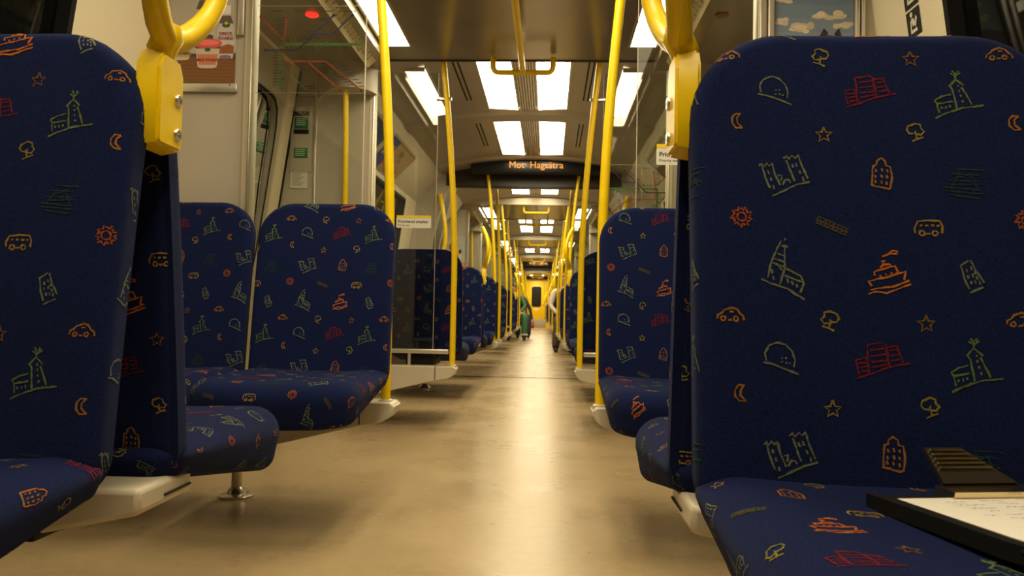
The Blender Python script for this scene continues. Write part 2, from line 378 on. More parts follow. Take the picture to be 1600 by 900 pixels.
SEATS = {}
SEATS['nr'] = make_seat('passenger_seat', -.187, .538, 1)
SEATS['nl'] = make_seat('passenger_seat', .204, .503, 2)
SEATS['ml'] = make_seat('passenger_seat', -.119, .515, 3)
SEATS['mr'] = make_seat('passenger_seat', -.206, .579, 4)
used = set()
def SINK(y): return 0 if y < 1. else (-.018 if y < 1.3 else -.011)
def seat(kind, x, y, facing, label):
    rz = 0 if facing == 'c' else PI
    src = SEATS[kind]; g = 'patterned seats along the car'
    if kind not in used:
        used.add(kind); wx, wy, t = W(x, y); src.location = (wx, wy, SINK(y)); src.rotation_euler = (0, 0, rz+t)
        return tag(src, label, 'seat', g)
    src['category'] = 'seat'
    return dup(src, x, y, SINK(y), rz, label, g)

EDGE = .345
XA, XWIN = EDGE+SW/2, EDGE+SW*1.5+.018
ORD = ['first', 'second', 'third', 'fourth', 'fifth', 'sixth', 'seventh', 'eighth', 'ninth', 'tenth', 'eleventh', 'twelfth', 'thirteenth', 'fourteenth', 'fifteenth', 'sixteenth']
PAIRS = [1.045, 6.27, 13.65, 18.65, 26.25, 31.4]
VEST = [(2.66, 4.40), (10.3, 12.0), (15.3, 17.0), (20.3, 22.0), (28.1, 29.8)]
c_rows = [.94, 2.50, 6.135, 7.80, 10.12, 13.515, 15.12, 18.515, 20.12, 23.65, 26.115, 27.92, 31.265]
a_rows = [1.18, 4.59, 6.405, 8.90, 12.19, 13.785, 17.19, 18.785, 22.19, 24.65, 26.385, 29.99, 31.535]
NXR, NXL = .356, .360
seat('nr', NXR+SW/2, .915, 'c', 'large near aisle seat on the right with the clipboard on its cushion')
seat('nl', -NXL-SW/2, .915, 'c', 'large near aisle seat cut off by the left picture edge, yellow handle beside it')
seat('mr', NXR+SW/2, 1.18, 'a', 'seat backing onto the clipboard seat, only its aisle edge and cushion corner showing')
seat('ml', -NXL-SW/2, 1.18, 'a', 'seat behind the near left seat, dark back edge and rounded cushion facing down the car')
seat('nl', NXR+SW*1.5+.02, .915, 'c', 'window seat beside the clipboard seat')
seat('ml', -.335-SW/2, 2.50, 'c', 'whole aisle seat on the left in front of the glass screen with the route map')
seat('mr', -NXL-SW*1.5-.02, .915, 'c', 'near left window seat beside the cut-off aisle seat')
seat('nr', -NXL-SW*1.5-.02, 1.18, 'a', 'near left window seat with its back to us, beside the wall')
seat('nl', NXR+SW*1.5+.02, 1.18, 'a', 'near right window seat with its back to us, behind the clipboard row')
seat('nr', -.335-SW*1.5-.02, 2.50, 'c', 'window seat on the left beneath the yoghurt poster')
seat('mr', .343+SW/2, 2.50, 'c', 'aisle seat on the right half hidden behind the clipboard seat')
seat('nl', .343+SW*1.5+.02, 2.50, 'c', 'window seat on the right beneath the sky and cow poster')
nth = lambda i: ORD[i]
for sg, sd in ((-1, 'left'), (1, 'right')):
    kinds = ['ml', 'nl', 'mr', 'nr']
    for i, y in enumerate(c_rows[2:]):
        seat(kinds[(i+(sg > 0)) % 4], sg*XA, y, 'c', f'{nth(i)} {sd} aisle seat facing us beyond the near doors')
    for i, y in enumerate(a_rows[1:]):
        seat(kinds[(i+1+(sg > 0)) % 4], sg*XA+(.025 if (sg < 0 and i == 0) else 0), y, 'a', f'{nth(i)} {sd} aisle seat with its back to us beyond the near doors')
    for i, y in enumerate(c_rows[2:4]):
        seat(kinds[(i+2) % 4], sg*XWIN, y, 'c', f'{nth(i)} {sd} window seat facing us beyond the near doors')
    for i, y in enumerate(a_rows[1:3]):
        seat(kinds[(i+3) % 4], sg*XWIN, y, 'a', f'{nth(i)} {sd} window seat with its back to us beyond the near doors')

# ------------------------------------------------------------------ room shell
def xw(z, sg=-1): return (.036 if sg > 0 else 0)+(1.33 if z < .92 else 1.33-(z-.92)*.134)
YB, YE_ = -3.2, 33.2
mb = MB()
ys = [YB]+[G1]+[G2]+[YE_]
for i in range(3):
    mb.poly([(-1.5, ys[i], 0), (1.5, ys[i], 0), (1.5, ys[i+1], 0), (-1.5, ys[i+1], 0)])
struct(mb.build('floor', M['floor'], warp=True))
for y, w in ((7.77, 1.3), (23.95, 1.2)):
    mb = MB(); mb.box(-w, w, y-.011, y+.011, -.002, .0025, bev=.001); struct(mb.build('trim_1', M['floorseam'], warp=True))

WIN = [(-.9, 2.245), (4.95, 7.5), (12.45, 14.95), (17.45, 19.95), (25., 27.6)]
Z0, Z1 = .93, 1.72
for sg, sd in ((-1, 'left'), (1, 'right')):
    mb = MB()
    def panel(y0, y1, z0, z1, mi):
        zs = [z0]+([.92] if z0 < .92 < z1 else [])+[z1]
        for a, b in zip(zs, zs[1:]):
            mb.add([(sg*xw(a, sg), y0, a), (sg*xw(a, sg), y1, a), (sg*xw(b, sg), y1, b), (sg*xw(b, sg), y0, b)], [(0, 1, 2, 3)], mi)
    edges = sorted([YB, G1, G2, YE_]+[v for p in VEST for v in (p[0], p[0]+.07, p[1]-.02, p[1])]+[v for p in WIN for v in p])
    for a, b in zip(edges, edges[1:]):
        m = (a+b)/2
        if any(p[0]+.07 < m < p[1]-.02 for p in VEST): continue
        if any(p[0] < m < p[1] for p in WIN):
            panel(a, b, 0, Z0, 0); panel(a, b, Z1, 1.86, 0)
        else: panel(a, b, 0, 1.86, 1)
    struct(mb.build('wall_'+sd, [M['cream'], M['pillar']], warp=True))
    for i, (a, b) in enumerate(WIN):
        nx = lambda z, o: sg*(xw(z, sg)+o)
        mb = MB()
        # black rubber frame standing a little proud of the wall
        def bar(y0, y1, z0, z1):
            vs = []
            for z in (z0, z1):
                for y in (y0, y1):
                    for o in (-.006, .045): vs.append((nx(z, o), y, z))
            mb.add(vs, [(0, 1, 3, 2), (4, 6, 7, 5), (0, 4, 5, 1), (2, 3, 7, 6), (0, 2, 6, 4), (1, 5, 7, 3)])
        f = .022
        bar(a, a+f, Z0, Z1); bar(b-f, b, Z0, Z1); bar(a+f, b-f, Z0, Z0+f); bar(a+f, b-f, Z1-f, Z1)
        w = struct(mb.build('window_%d' % (i+1+5*(sg > 0)), M['black'], warp=True))
        mb = MB(); mb.add([(nx(Z0, .036), a, Z0), (nx(Z0, .036), b, Z0), (nx(Z1, .036), b, Z1), (nx(Z1, .036), a, Z1)], [(0, 1, 2, 3)])
        mb.add([(nx(Z0, .041), a, Z0), (nx(Z0, .041), b, Z0), (nx(Z1, .041), b, Z1), (nx(Z1, .041), a, Z1)], [(0, 1, 2, 3)])
        mb.build('pane', M['winglass'], w, warp=True)
    # doors
    for i, (a, b) in enumerate(VEST):
        mb = MB(); yc = (a+b)/2
        d = None
        X = sg*1.40
        def leaf(y0, y1):
            # panel with a rounded window opening: built as ring between outer rect and rounded rect
            oy0, oy1, oz0, oz1 = y0+.10, y1-.07, .82, 1.78
            out = []; inn = []
            n = 40
            for k in range(n):
                t = 2*PI*k/n; cx, cz = (oy0+oy1)/2, (oz0+oz1)/2
                ux, uz = math.cos(t), math.sin(t)
                e = (abs(ux)**6+abs(uz)**6)**(-1/6)
                inn.append((cx+ux*e*(oy1-oy0)/2, cz+uz*e*(oz1-oz0)/2))
                m_ = max(abs(ux), abs(uz)); vx, vz = ux/m_, uz/m_
                out.append((cx+vx*((y1-cx) if vx > 0 else (cx-y0)), cz+vz*((2.0-cz) if vz > 0 else (cz-.02))))
            return out, inn
        mb.box(min(X, X+sg*.05), max(X, X+sg*.05), a, b, 2.0, 2.06)
        for z0_, z1_ in ((0, .92), (.92, 2.0)): mb.box(min(X, X+sg*.05), max(X, X+sg*.05), a+.075, a+.15, z0_, z1_)
        for z0_, z1_ in ((0, .92), (.92, 2.0)): mb.box(min(X, X+sg*.05), max(X, X+sg*.05), b-.14, b-.05, z0_, z1_)
        door = struct(mb.build('door_%d' % (i+1+5*(sg > 0)), M['pillar'], warp=True))
        g = MB()
        for y0, y1 in ((a+.071, a+.076), (b-.05, b-.02)):
            for z0_, z1_ in ((0, .92), (.92, 2.0)): g.box(min(X, X+sg*.03), max(X, X+sg*.03), y0, y1, z0_, z1_)
        g.build('door_edge_gap', M['black'], door, warp=True)
        for (y0, y1) in ((a+.14, yc), (yc, b-.14)):
            out, inn = leaf(y0, y1); n = len(out); lm = MB()
            vs = [(X+sg*.02, p[0], p[1]) for p in out]+[(X+sg*.02, p[0], p[1]) for p in inn]+[(X+sg*.05, p[0], p[1]) for p in inn]
            lm.add(vs, [(k, (k+1) % n, n+(k+1) % n, n+k) for k in range(n)]+[(n+k, n+(k+1) % n, 2*n+(k+1) % n, 2*n+k) for k in range(n)])
            lf = lm.build('door_leaf', M['grey'], door, warp=True)
            g = MB(); g.poly([(X+sg*.04, p[0], p[1]) for p in inn]); g.build('door_pane', M['winglass'], lf, warp=True)
            g = MB(); vs = [(X+sg*.015, p[0], p[1]) for p in inn]+[(X+sg*.015, inn[k][0]*.93+.07*(y0+y1)/2, inn[k][1]*.96+.04*1.3) for k in range(n)]
            g.add(vs, [(k, (k+1) % n, n+(k+1) % n, n+k) for k in range(n)]); g.build('door_gasket', M['black'], lf, warp=True)
        g = MB()
        for z0_, z1_ in ((.03, .92), (.92, 2.0)): g.box(min(X, X+sg*.03), max(X, X+sg*.03), yc-.012, yc+.012, z0_, z1_); g.build('door_seal', M['black'], door, warp=True)

# yellow end wall, and an unseen back wall added to bounce lamp light
mb = MB(); mb.box(-1.4, 1.4, YB-.05, YB, 0, 2.3); struct(mb.build('wall_back_bounce', M['cream']))
mb = MB(); mb.box(-1.4, 1.4, YE_, YE_+.06, 0, 2.35); we = struct(mb.build('wall_end', M['wallend'], warp=True))
DX, DY, DT = W(0, YE_)
rt = empty('door_11', 0, YE_); struct(rt)
def rrect(cx, cz, w, h, r, n=6):
    o = []
    for (sx, sz, a0) in ((1, -1, -PI/2), (1, 1, 0), (-1, 1, PI/2), (-1, -1, PI)):
        for i in range(n+1):
            t = a0+PI/2*i/n; o.append((cx+sx*(w/2-r)+r*math.cos(t), cz+sz*(h/2-r)+r*math.sin(t)))
    return o
mb = MB(); mb.box(-.34, .34, -.03, 0, .35, 1.98, bev=.008); mb.build('door_leaf', M['wallend'], rt)
mb = MB(); mb.prism(rrect(0, 1.30, .40, .86, .09), 'y', -.04, -.02); mb.build('door_pane', M['blackgloss'], rt)
mb = MB(); mb.box(-.40, .40, -.05, 0, .0, .36, bev=.008); mb.build('kick_plate', M['grey'], rt)
mb = MB(); mb.box(-.12, .10, -.036, -.02, .74, .80); tag(mb.build('sign_plate', M['paper'], rt), 'pale sign below the door window', None)
mb = MB(); mb.box(.26, .30, -.07, -.02, .95, 1.02, bev=.008); mb.build('door_handle', M['steel'], rt)

# ------------------------------------------------------------------ ceilings
def zc(x): return 2.182-.122*(x/.95)**2
def zr(x): return 2.155-.105*(x/.95)**2
def high_zone(y0, y1, ribs, ends=(False, False)):
    mb = MB()
    st = [(y0, 0)]
    for r in ribs: st += [(r-.08, 0), (r-.06, .12), (r-.035, .5), (r-.012, .9), (r, 1), (r+.20, 1), (r+.212, 0)]
    st.append((y1, 0)); st = [s for s in st if y0 <= s[0] <= y1]
    xs = [-.95+1.9*i/24 for i in range(25)]; vs = []; fs = []
    for y, k in st:
        for x in xs: vs.append((x, y, zc(x)+(zr(x)-zc(x))*k))
    n = len(xs)
    for i in range(len(st)-1):
        for k in range(n-1): fs.append((i*n+k, i*n+k+1, (i+1)*n+k+1, (i+1)*n+k))
    mb.add(vs, fs, 0, True)
    # coves down to the side walls
    for sg in (-1, 1):
        mb.add([(sg*.95, y0, zc(.95)), (sg*.95, y1, zc(.95)), (sg*1.0, y1, 1.985), (sg*1.0, y0, 1.985), (sg*1.235, y1, 1.75), (sg*1.235, y0, 1.75), (sg*1.30, y1, 1.75), (sg*1.30, y0, 1.75)],
               [(0, 1, 2, 3), (3, 2, 4, 5), (5, 4, 6, 7)], 1)
    # fluted strip between the centre lamps
    for k in range(-3, 4):
        mb.box(k*.018-.0035, k*.018+.0035, y0+.02, y1-.02, 2.173, 2.183, 2)
    # closing faces at both ends
    for y in (y0, y1):
        mb.poly([(x, y, zc(x)) for x in xs]+[(.95, y, 2.3), (-.95, y, 2.3)], 1)
    struct(mb.build('ceiling', [M['ceilhi'], M['cream'], M['steel']], warp=True))
    return
ZV = 2.063
def vest_ceiling(y0, y1):
    mb = MB()
    mb.box(-.74, .74, y0-.03, y1-.04, ZV, ZV+.10)
    for sg in (-1, 1):
        a, b = sorted((sg*.74, sg*1.34)); mb.box(a, b, y0-.03, y1-.04, 2.005, 2.07, 0)
    struct(mb.build('ceiling', M['ceil'], warp=True))
    for y, m_ in ((y0-.05, 'ceilhi'), (y1-.04, 'dark')):
        mb = MB(); mb.box(-.99, .99, y, y+.018, ZV-.006, ZV+.25); struct(mb.build('trim_2', M[m_], warp=True))
zones = [(YB, 2.6, [-1.9, -.35, 1.15]), (4.36, 8.08, [5.95, 7.64]), (8.62, 10.24, [10.18]), (11.96, 15.24, [13.45, 14.95]), (16.96, 20.24, [18.4, 19.95]), (21.96, 23.88, [23.6]), (24.42, 28.04, [26.0, 27.7]), (29.76, YE_, [31.3, 32.9])]
for z in zones: high_zone(*z)
for v in VEST: vest_ceiling(*v)

# lamps ---------------------------------------------------------------------------------------------------
lamp_no = [0]
def lamp(y0, y1, x0, x1, zf, label, kind='lamp', group='ceiling lights along the car'):
    rt = empty('ceiling_light', (x0+x1)/2, (y0+y1)/2, 0)
    cx, cy = (x0+x1)/2, (y0+y1)/2
    n = 8; mb = MB(); vs = []; fs = []
    for i in range(n+1):
        x = x0+(x1-x0)*i/n
        bow = .08*(1-(abs(x)-.078)/.207) if abs(x) < .3 else 0
        for y in (y0, y1+bow): vs.append((x-cx, y-cy, zf(x)-.008))
    for i in range(n): fs.append((2*i, 2*i+1, 2*i+3, 2*i+2))
    mb.add(vs, fs, 0, True); mb.build('diffuser', M[kind], rt)
    mb = MB()
    for (a, b, c, d) in ((x0-.012, x0, y0-.012, y1+.012), (x1, x1+.012, y0-.012, y1+.012), (x0, x1, y0-.012, y0), ):
        pass
    bw = .08 if abs(cx) < .3 else 0
    for (a, b, c, d) in ((x0-.012, x0, y0-.012, y1), (x1, x1+.012, y0-.012, y1), (x0, x1, y0-.012, y0)):
        z = min(zf(a), zf(b)); mb.box(a-cx, b-cx, c-cy, d-cy, z-.012, z+.012)
    mb.build('light_frame', M['alu'], rt)
    tag(rt, label, 'light', group)
LZ = [(-.25, 1.0), (1.40, 2.5)]
pairs_c = [(-.15, .95, 'straight above the near seats'), (1.45, 2.5, 'before the near door lobby')]
pairs_c += [(4.62, 5.79, 'just past the near door lobby'), (6.17, 7.48, 'in front of the amber destination display'), (8.95, 10.0, 'past the first gangway'),
            (12.25, 13.3, 'past the second door lobby'), (13.75, 14.8, 'before the third door lobby'), (17.2, 18.25, 'past the third door lobby'), (18.7, 19.8, 'before the fourth door lobby'),
            (22.2, 23.4, 'past the fourth door lobby'), (24.8, 25.85, 'past the far gangway'), (26.3, 27.5, 'before the far door lobby'), (30., 31.1, 'past the far door lobby'), (31.5, 32.6, 'near the yellow end wall')]
for y0, y1, where in pairs_c:
    for sg, sd in ((-1, 'left'), (1, 'right')):
        a, b = sorted((sg*.078, sg*.285)); lamp(y0, y1, a, b, zc, f'bright white centre ceiling light {where}, {sd} of the pair')
for i, (a, b) in enumerate(VEST):
    w = ['near', 'second', 'third', 'fourth', 'far'][i]
    for sg, sd in ((-1, 'left'), (1, 'right')):
        x0, x1 = sorted((sg*.585, sg*.715)); lamp(a+.28, b-.29, x0, x1, lambda x: ZV, f'long side light in the low ceiling of the {w} door lobby, {sd} side')
        lamp(b+.30, b+1.42, *sorted((sg*.60, sg*.72)), zc, f'slim side light in the ceiling past the {w} door lobby, {sd} side', 'lamps')
for sg, sd in ((-1, 'left'), (1, 'right')):
    lamp(.2, 2.3, *sorted((sg*.60, sg*.72)), zc, f'slim side light above the near seats, {sd} side', 'lamps')
# air slots
for y0, y1, where in ((4.66, 5.55, 'past the near door lobby'), (6.2, 7.1, 'before the destination display')):
    for sg, sd in ((-1, 'left'), (1, 'right')):
        mb = MB()
        for x in (sg*.40, sg*.43): mb.box(x-.005, x+.005, y0, y1, zc(x)-.003, zc(x)+.01)
        tag(mb.build('ceiling_vent', M['black'], warp=True), f'thin dark air slot in the ceiling {where}, {sd} side', 'vent')

# ------------------------------------------------------------------ bulkheads beside the doors, consoles, glass screens, poles
def pole_pts(x, sg, z0=.335, ztop=2.055, lean=.075):
    pts = []
    for i in range(15):
        t = i/14; z = z0+(ztop-z0)*t; k = max(0, (z-.9)/(2.05-.9))
        pts.append((sg*lean*k**1.6, 0, z))
    return pts
def pole(x, y, sg, label, ztop=2.062, z0=.335, lean=.084, group='yellow poles along the aisle'):
    rt = empty('grab_pole', x, y)
    mb = MB(); mb.tube(pole_pts(x, sg, z0, ztop, lean), .0165, 18); mb.build('tube', M['yellow'], rt)
    mb = MB(); mb.lathe([(.024, z0-.001), (.024, z0+.006), (.018, z0+.010)]); mb.build('base_collar', M['console'], rt)
    return tag(rt, label, 'pole', group)
def console_poly(sg):
    pts = [(-.33, .325), (-.334, .33), (-.345, .338), (-1.30, .338), (-1.30, .06), (-.70, .196), (-.45, .258)]
    for i in range(1, 7):
        t = i/6; pts.append((-.40+.07*math.sin(t*PI/2)*1.0, .268+.057*(1-math.cos(t*PI/2))))
    return [(-sg*x, z) for x, z in pts]
lob = ['near', 'second', 'third', 'fourth', 'far']
for i, (ya, yb) in enumerate(VEST):
    for j, y in enumerate((ya, yb)):
        w = ('before' if j == 0 else 'past')+f' the {lob[i]} doors'
        for sg, sd in ((-1, 'left'), (1, 'right')):
            # bulkhead panel
            mb = MB(); e_ = 0 if j == 0 else -.05; yy0, yy1 = (y+.03, y+.07) if j == 0 else (y-.02, y+.02)
            mb.prism([(sg*(.905+e_), .34), (sg*1.40, .34), (sg*1.40, .92), (sg*1.248, 2.02), (sg*(.905+e_), 2.02)], 'y', yy0, yy1, 0)
            a, b = sorted((sg*(.872+e_), sg*(.906+e_))); mb.box(a, b, yy0-.008, yy1+.008, .34, 2.03, 1, bev=.006)
            a, b = sorted((sg*(.876+e_), sg*(.888+e_))); mb.box(a, b, yy0-.012, yy1+.012, .34, 2.03, 2, bev=.004)
            struct(mb.build('wall_bulkhead', [M['grey'], M['cream'], M['alu']], warp=True))
            # console shelf
            mb = MB(); mb.prism(console_poly(sg), 'y', y-.06, y+.06)
            bm = bmesh.new(); o = mb.build('screen_console', M['console'], warp=True); bm.free()
            md = o.modifiers.new('round', 'BEVEL'); md.width = .008; md.segments = 2; md.limit_method = 'ANGLE'
            tag(o, f'cream console shelf tapering to the {sd} wall, {w}', 'shelf', 'consoles under the glass screens')
            mb = MB(); x = sg*.445; mb.box(x-.002, x+.002, -.0612, .0612, .264, .3385)
            s_ = mb.build('seam', M['floorseam'], o); s_.location = (*W(0, y)[:2], 0)
            # glass screen with bottom rail
            rt = empty('glass_screen', sg*.665, y)
            xo_ = .872 if j == 0 else .822
            mb = MB(); a, b = sorted((sg*(xo_-.665), sg*(.468-.665)))
            for yy in (-.004, .004): mb.poly([(a, yy, .42), (b, yy, .42), (b, yy, 2.0), (a, yy, 2.0)])
            gl = mb.build('pane', M['glass'], rt)
            mb = MB(); a, b = sorted((sg*(.872-.665), sg*(.378-.665))); mb.box(a, b, -.012, .012, .405, .43, bev=.003)
            for xx in (.85, .60): mb.box(sg*(xx-.665)-.008, sg*(xx-.665)+.008, -.008, .008, .335, .41)
            mb.build('bottom_rail', M['alu'], rt)
            mb = MB()
            for yy in (-.0042, .0036): mb.box(sg*(.468-.665)-.0008, sg*(.468-.665)+.0008, yy, yy+.0006, .42, 2.0)
            mb.build('pane_edge', M['console'], rt)
            for zz in (1.84,):
                mb = MB(); mb.box(*sorted((sg*(.392-.665), sg*(.478-.665))), -.010, .010, zz, zz+.02, bev=.004); mb.build('pole_clamp', M['steel'], rt)
            tag(rt, f'clear glass draught screen on the {sd}, {w}', 'glass screen', 'glass screens by the doors')
            pole(-.370 if (i, j, sg) == (0, 0, -1) else sg*.357, y, sg, f'curved yellow pole at the {sd} glass screen {w}')
            if (i, j) in ((0, 0), (0, 1)) and not (j == 1 and sg == 1 and False):
                # priority seat sticker
                if (j == 1 and sg == -1) or (j == 0 and sg == 1):
                    st = MB(); x0 = (.534-.665) if sg == 1 else (-.691+.665); z0 = 1.155 if sg == 1 else 1.113
                    yy = -.0062
                    st.prism([(u, v) for u, v in rrect(x0+.099, z0+.029, .198, .058, .006)], 'y', yy, yy+.0012, col=(.72, .70, .60))
                    st.prism([(x0+.001, z0+.057), (x0+.197, z0+.057), (x0+.197, z0+.071), (x0+.001, z0+.071)], 'y', yy, yy+.0012, col=(.85, .58, .01))
                    so = st.build('priority_sticker', M['print'], rt); so['label'] = 'white and yellow priority seat sticker'
                    text_mesh('Prioriterad sittplats', .0218, 'lettering', M['black'], so, at_face(x0+.009, yy-.0006, z0+.029), bold=.0004)
                    text_mesh('Priority seat', .0135, 'lettering', M['black'], so, at_face(x0+.009, yy-.0006, z0+.011))
                # route map printed on a clear film
                if (j == 0 and sg == -1) or (j == 1 and sg == 1):
                    route = MB(); zoff = 1.405 if sg == -1 else 1.19; xoff = -.855+.665 if sg == -1 else .475-.665
                    mir = 1 if sg == -1 else -1
                    Wd, Hd = .385, .30; yy = .0062
                    def mp(u, v): return ((xoff+u*Wd) if mir == 1 else (xoff+(1-u)*Wd), yy, zoff+v*Hd)
                    def line(pts, w, col):
                        for (u0, v0), (u1, v1) in zip(pts, pts[1:]):
                            p, q = Vector(mp(u0, v0)), Vector(mp(u1, v1)); d = (q-p).normalized(); n_ = Vector((-d.z, 0, d.x))*w
                            e = d*w*.5
                            route.poly([p-e+n_, q+e+n_, q+e-n_, p-e-n_], 0, col)
                    rd, gn, bl, tx = (.50, .075, .02), (.10, .26, .06), (.05, .04, .16), (.035, .03, .025)
                    line([(.03, .86), (.25, .58), (.25, .34), (.64, .34), (.97, .0)], .0028, rd); line([(.27, .86), (.25, .58)], .0028, rd); line([(.47, .34), (.78, .0)], .0028, rd)
                    line([(.22, .0), (.22, .54), (.97, .54)], .0048, gn); line([(.24, .27), (.46, .02)], .0016, gn)
                    line([(.08, .47), (.38, .47), (.52, .66), (.70, .88)], .0032, bl); line([(.52, .66), (.70, .66), (.87, .88)], .0028, bl)
                    for u, v, c in ((.03, .86, rd), (.27, .86, rd), (.97, .0, rd), (.78, .0, rd), (.70, .88, bl), (.87, .88, bl), (.08, .47, bl), (.5, .56, gn), (.65, .56, gn), (.46, .02, gn)):
                        route.poly([mp(u-.013, v-.014), mp(u+.013, v-.014), mp(u+.013, v+.014), mp(u-.013, v+.014)], 0, c)
                    for k in range(16): line([(.27+k*.043, .51), (.295+k*.043, .46)], .0014, tx)
                    for k in range(8): line([(.28+k*.04, .63), (.30+k*.04, .58)], .0014, tx)
                    for k in range(12): line([(.16, .06+k*.035), (.20+.03*(k % 3), .06+k*.035)], .0013, tx)
                    for k in range(9): line([(.18, .62+k*.028), (.245, .62+k*.028)], .0013, tx)
                    for k in range(9): line([(.40+.02*k, .60+.03*k), (.47+.02*k, .60+.03*k)], .0013, tx)
                    for k in range(9): line([(.60+.03*k, .31-.03*k), (.66+.03*k, .31-.03*k)], .0013, tx)
                    for k in range(8): line([(.74+.03*k, .33-.04*k), (.79+.03*k, .33-.04*k)], .0013, tx)
                    for u in (.12, .34, .58, .80): line([(u, .93), (u+.10, .93)], .0013, tx)
                    mo = route.build('route_map', M['print'], rt, recalc=False); mo['label'] = 'metro route map of red, green and blue lines'
                    eg = MB(); p = .0009
                    for (u0, v0, u1, v1) in ((0, -.03, 1, -.03), (0, .99, 1, .99)):
                        a_, b_ = Vector(mp(u0, v0)), Vector(mp(u1, v1)); eg.poly([a_+Vector((0, 0, p)), b_+Vector((0, 0, p)), b_-Vector((0, 0, p)), a_-Vector((0, 0, p))])
                    eg.build('film_edge', M['alu'], mo)

# door-side grab poles and rounded pods on the far bulkheads of each lobby, door sign boards, red door lamps
for i, (ya, yb) in enumerate(VEST):
    for sg, sd in ((-1, 'left'), (1, 'right')):
        x = sg*.968; rt = empty('door_grab_pole', x, yb-.075)
        pts = []
        for k in range(13):
            z = .55+(1.885-.55)*k/12; t = (z-.55)/1.335
            pts.append((-sg*.012*math.sin(t*PI)+(0 if 0 < k < 12 else 0), -.055*min(1, 6*t)+.0, z))
        mb = MB(); mb.tube([(pts[0][0], .052, .55)]+pts, .0152, 14); mb.build('tube', M['yellow'], rt)
        mb = MB(); mb.lathe([(.024, 0), (.024, .004), (.014, .008)], (pts[0][0], .055, .55), mtx=Matrix.Rotation(PI/2, 4, 'X')); mb.build('wall_flange', M['yellow'], rt)
        tag(rt, f'slim yellow grab pole beside the {lob[i]} doors on the {sd} bulkhead', 'pole', 'grab poles beside the doors')
        mb = MB(); n = 16; cx = sg*.955; poly = []
        for k in range(n+1):
            t = PI*k/n; poly.append((cx-sg*.14*math.cos(t), yb-.02-.17*math.sin(t)))
        mb.prism(poly, 'z', 1.865, 2.006, smooth=True)
        tag(mb.build('bulkhead_pod', M['grey'], warp=True), f'rounded grey housing above the grab pole by the {lob[i]} doors, {sd} side', 'housing', 'rounded housings by the doors')
        # sign board over the door
        rt = empty('door_sign_board', sg*.785, (ya+yb)/2)
        y0, y1 = ya-(ya+yb)/2+.1, yb-(ya+yb)/2-.2
        mb = MB(); p = [(-sg*.045, 2.045-.0), (sg*.045, 1.965), (sg*.05, 1.975), (-sg*.035, 2.05)]
        mb.prism(p, 'y', y0, y1); bo = mb.build('board', M['pillar'], rt)
        mb = MB(); P = lambda t, o: (-sg*.045+sg*.09*t-sg*.0012*o, 2.045-.08*t-.0012*o)
        def strip(t0, t1, ya_, yb_, col):
            (xa, za), (xb, zb) = P(t0, 1), P(t1, 1); mb.poly([(xa, ya_, za), (xb, ya_, zb), (xb, yb_, zb), (xa, yb_, za)], 0, col)
        strip(.02, .20, y0+.01, y1-.01, (.02, .13, .05))
        for k in range(26):
            yy = y0+.05+k*(y1-y0-.1)/26
            for q in range(3): strip(.30+q*.2, .30+q*.2+.13, yy, yy+.006, (.12, .10, .08))
        mb.build('print', M['print'], rt, recalc=False)
        tag(rt, f'slanted cream line board with green stripe above the {lob[i]} {sd} doors', 'sign')
        if i == 0:
            mb = MB(); mb.lathe([(.030, 2.006), (.030, 1.998), (.018, 1.992)], (0, 0, 0))
            o = mb.build('door_lamp', M['redlamp'] if sg < 0 else mat('unlit_lamp', (.25, .05, .03), .3)); o.location = (sg*.935, 3.53, 0)
            tag(o, 'glowing red round lamp over the left doors' if sg < 0 else 'unlit dull red round lamp over the right doors', 'lamp')

# ceiling grab rails with T ends in every lobby
for i, (ya, yb) in enumerate(VEST):
    rt = empty('ceiling_rail', .015, (ya+yb)/2); h = (yb-ya)/2
    y0, y1 = -h+.05, h-.13
    mb = MB(); mb.tube([(0, y0, 1.965), (0, y1, 1.965)], .0165, 16); mb.build('tube', M['yellow'], rt)
    for y in (y0, y1):
        mb = MB(); w = .165; pts = [(-w, y, 2.05), (-w, y, 2.0)]
        for k in range(1, 5): t = k/5*PI/2; pts.append((-w+.03*(1-math.cos(t)), y, 2.0-.035*math.sin(t)))
        pts += [(-w+.035, y, 1.965), (w-.035, y, 1.965)]
        for k in range(4, 0, -1): t = k/5*PI/2; pts.append((w-.03*(1-math.cos(t)), y, 2.0-.035*math.sin(t)))
        pts += [(w, y, 2.0), (w, y, 2.05)]
        mb.tube(pts, .0155, 12); mb.build('cross_bar', M['yellow'], rt)
    tag(rt, f'yellow overhead rail with crossbars in the {lob[i]} door lobby', 'handrail', 'overhead rails')

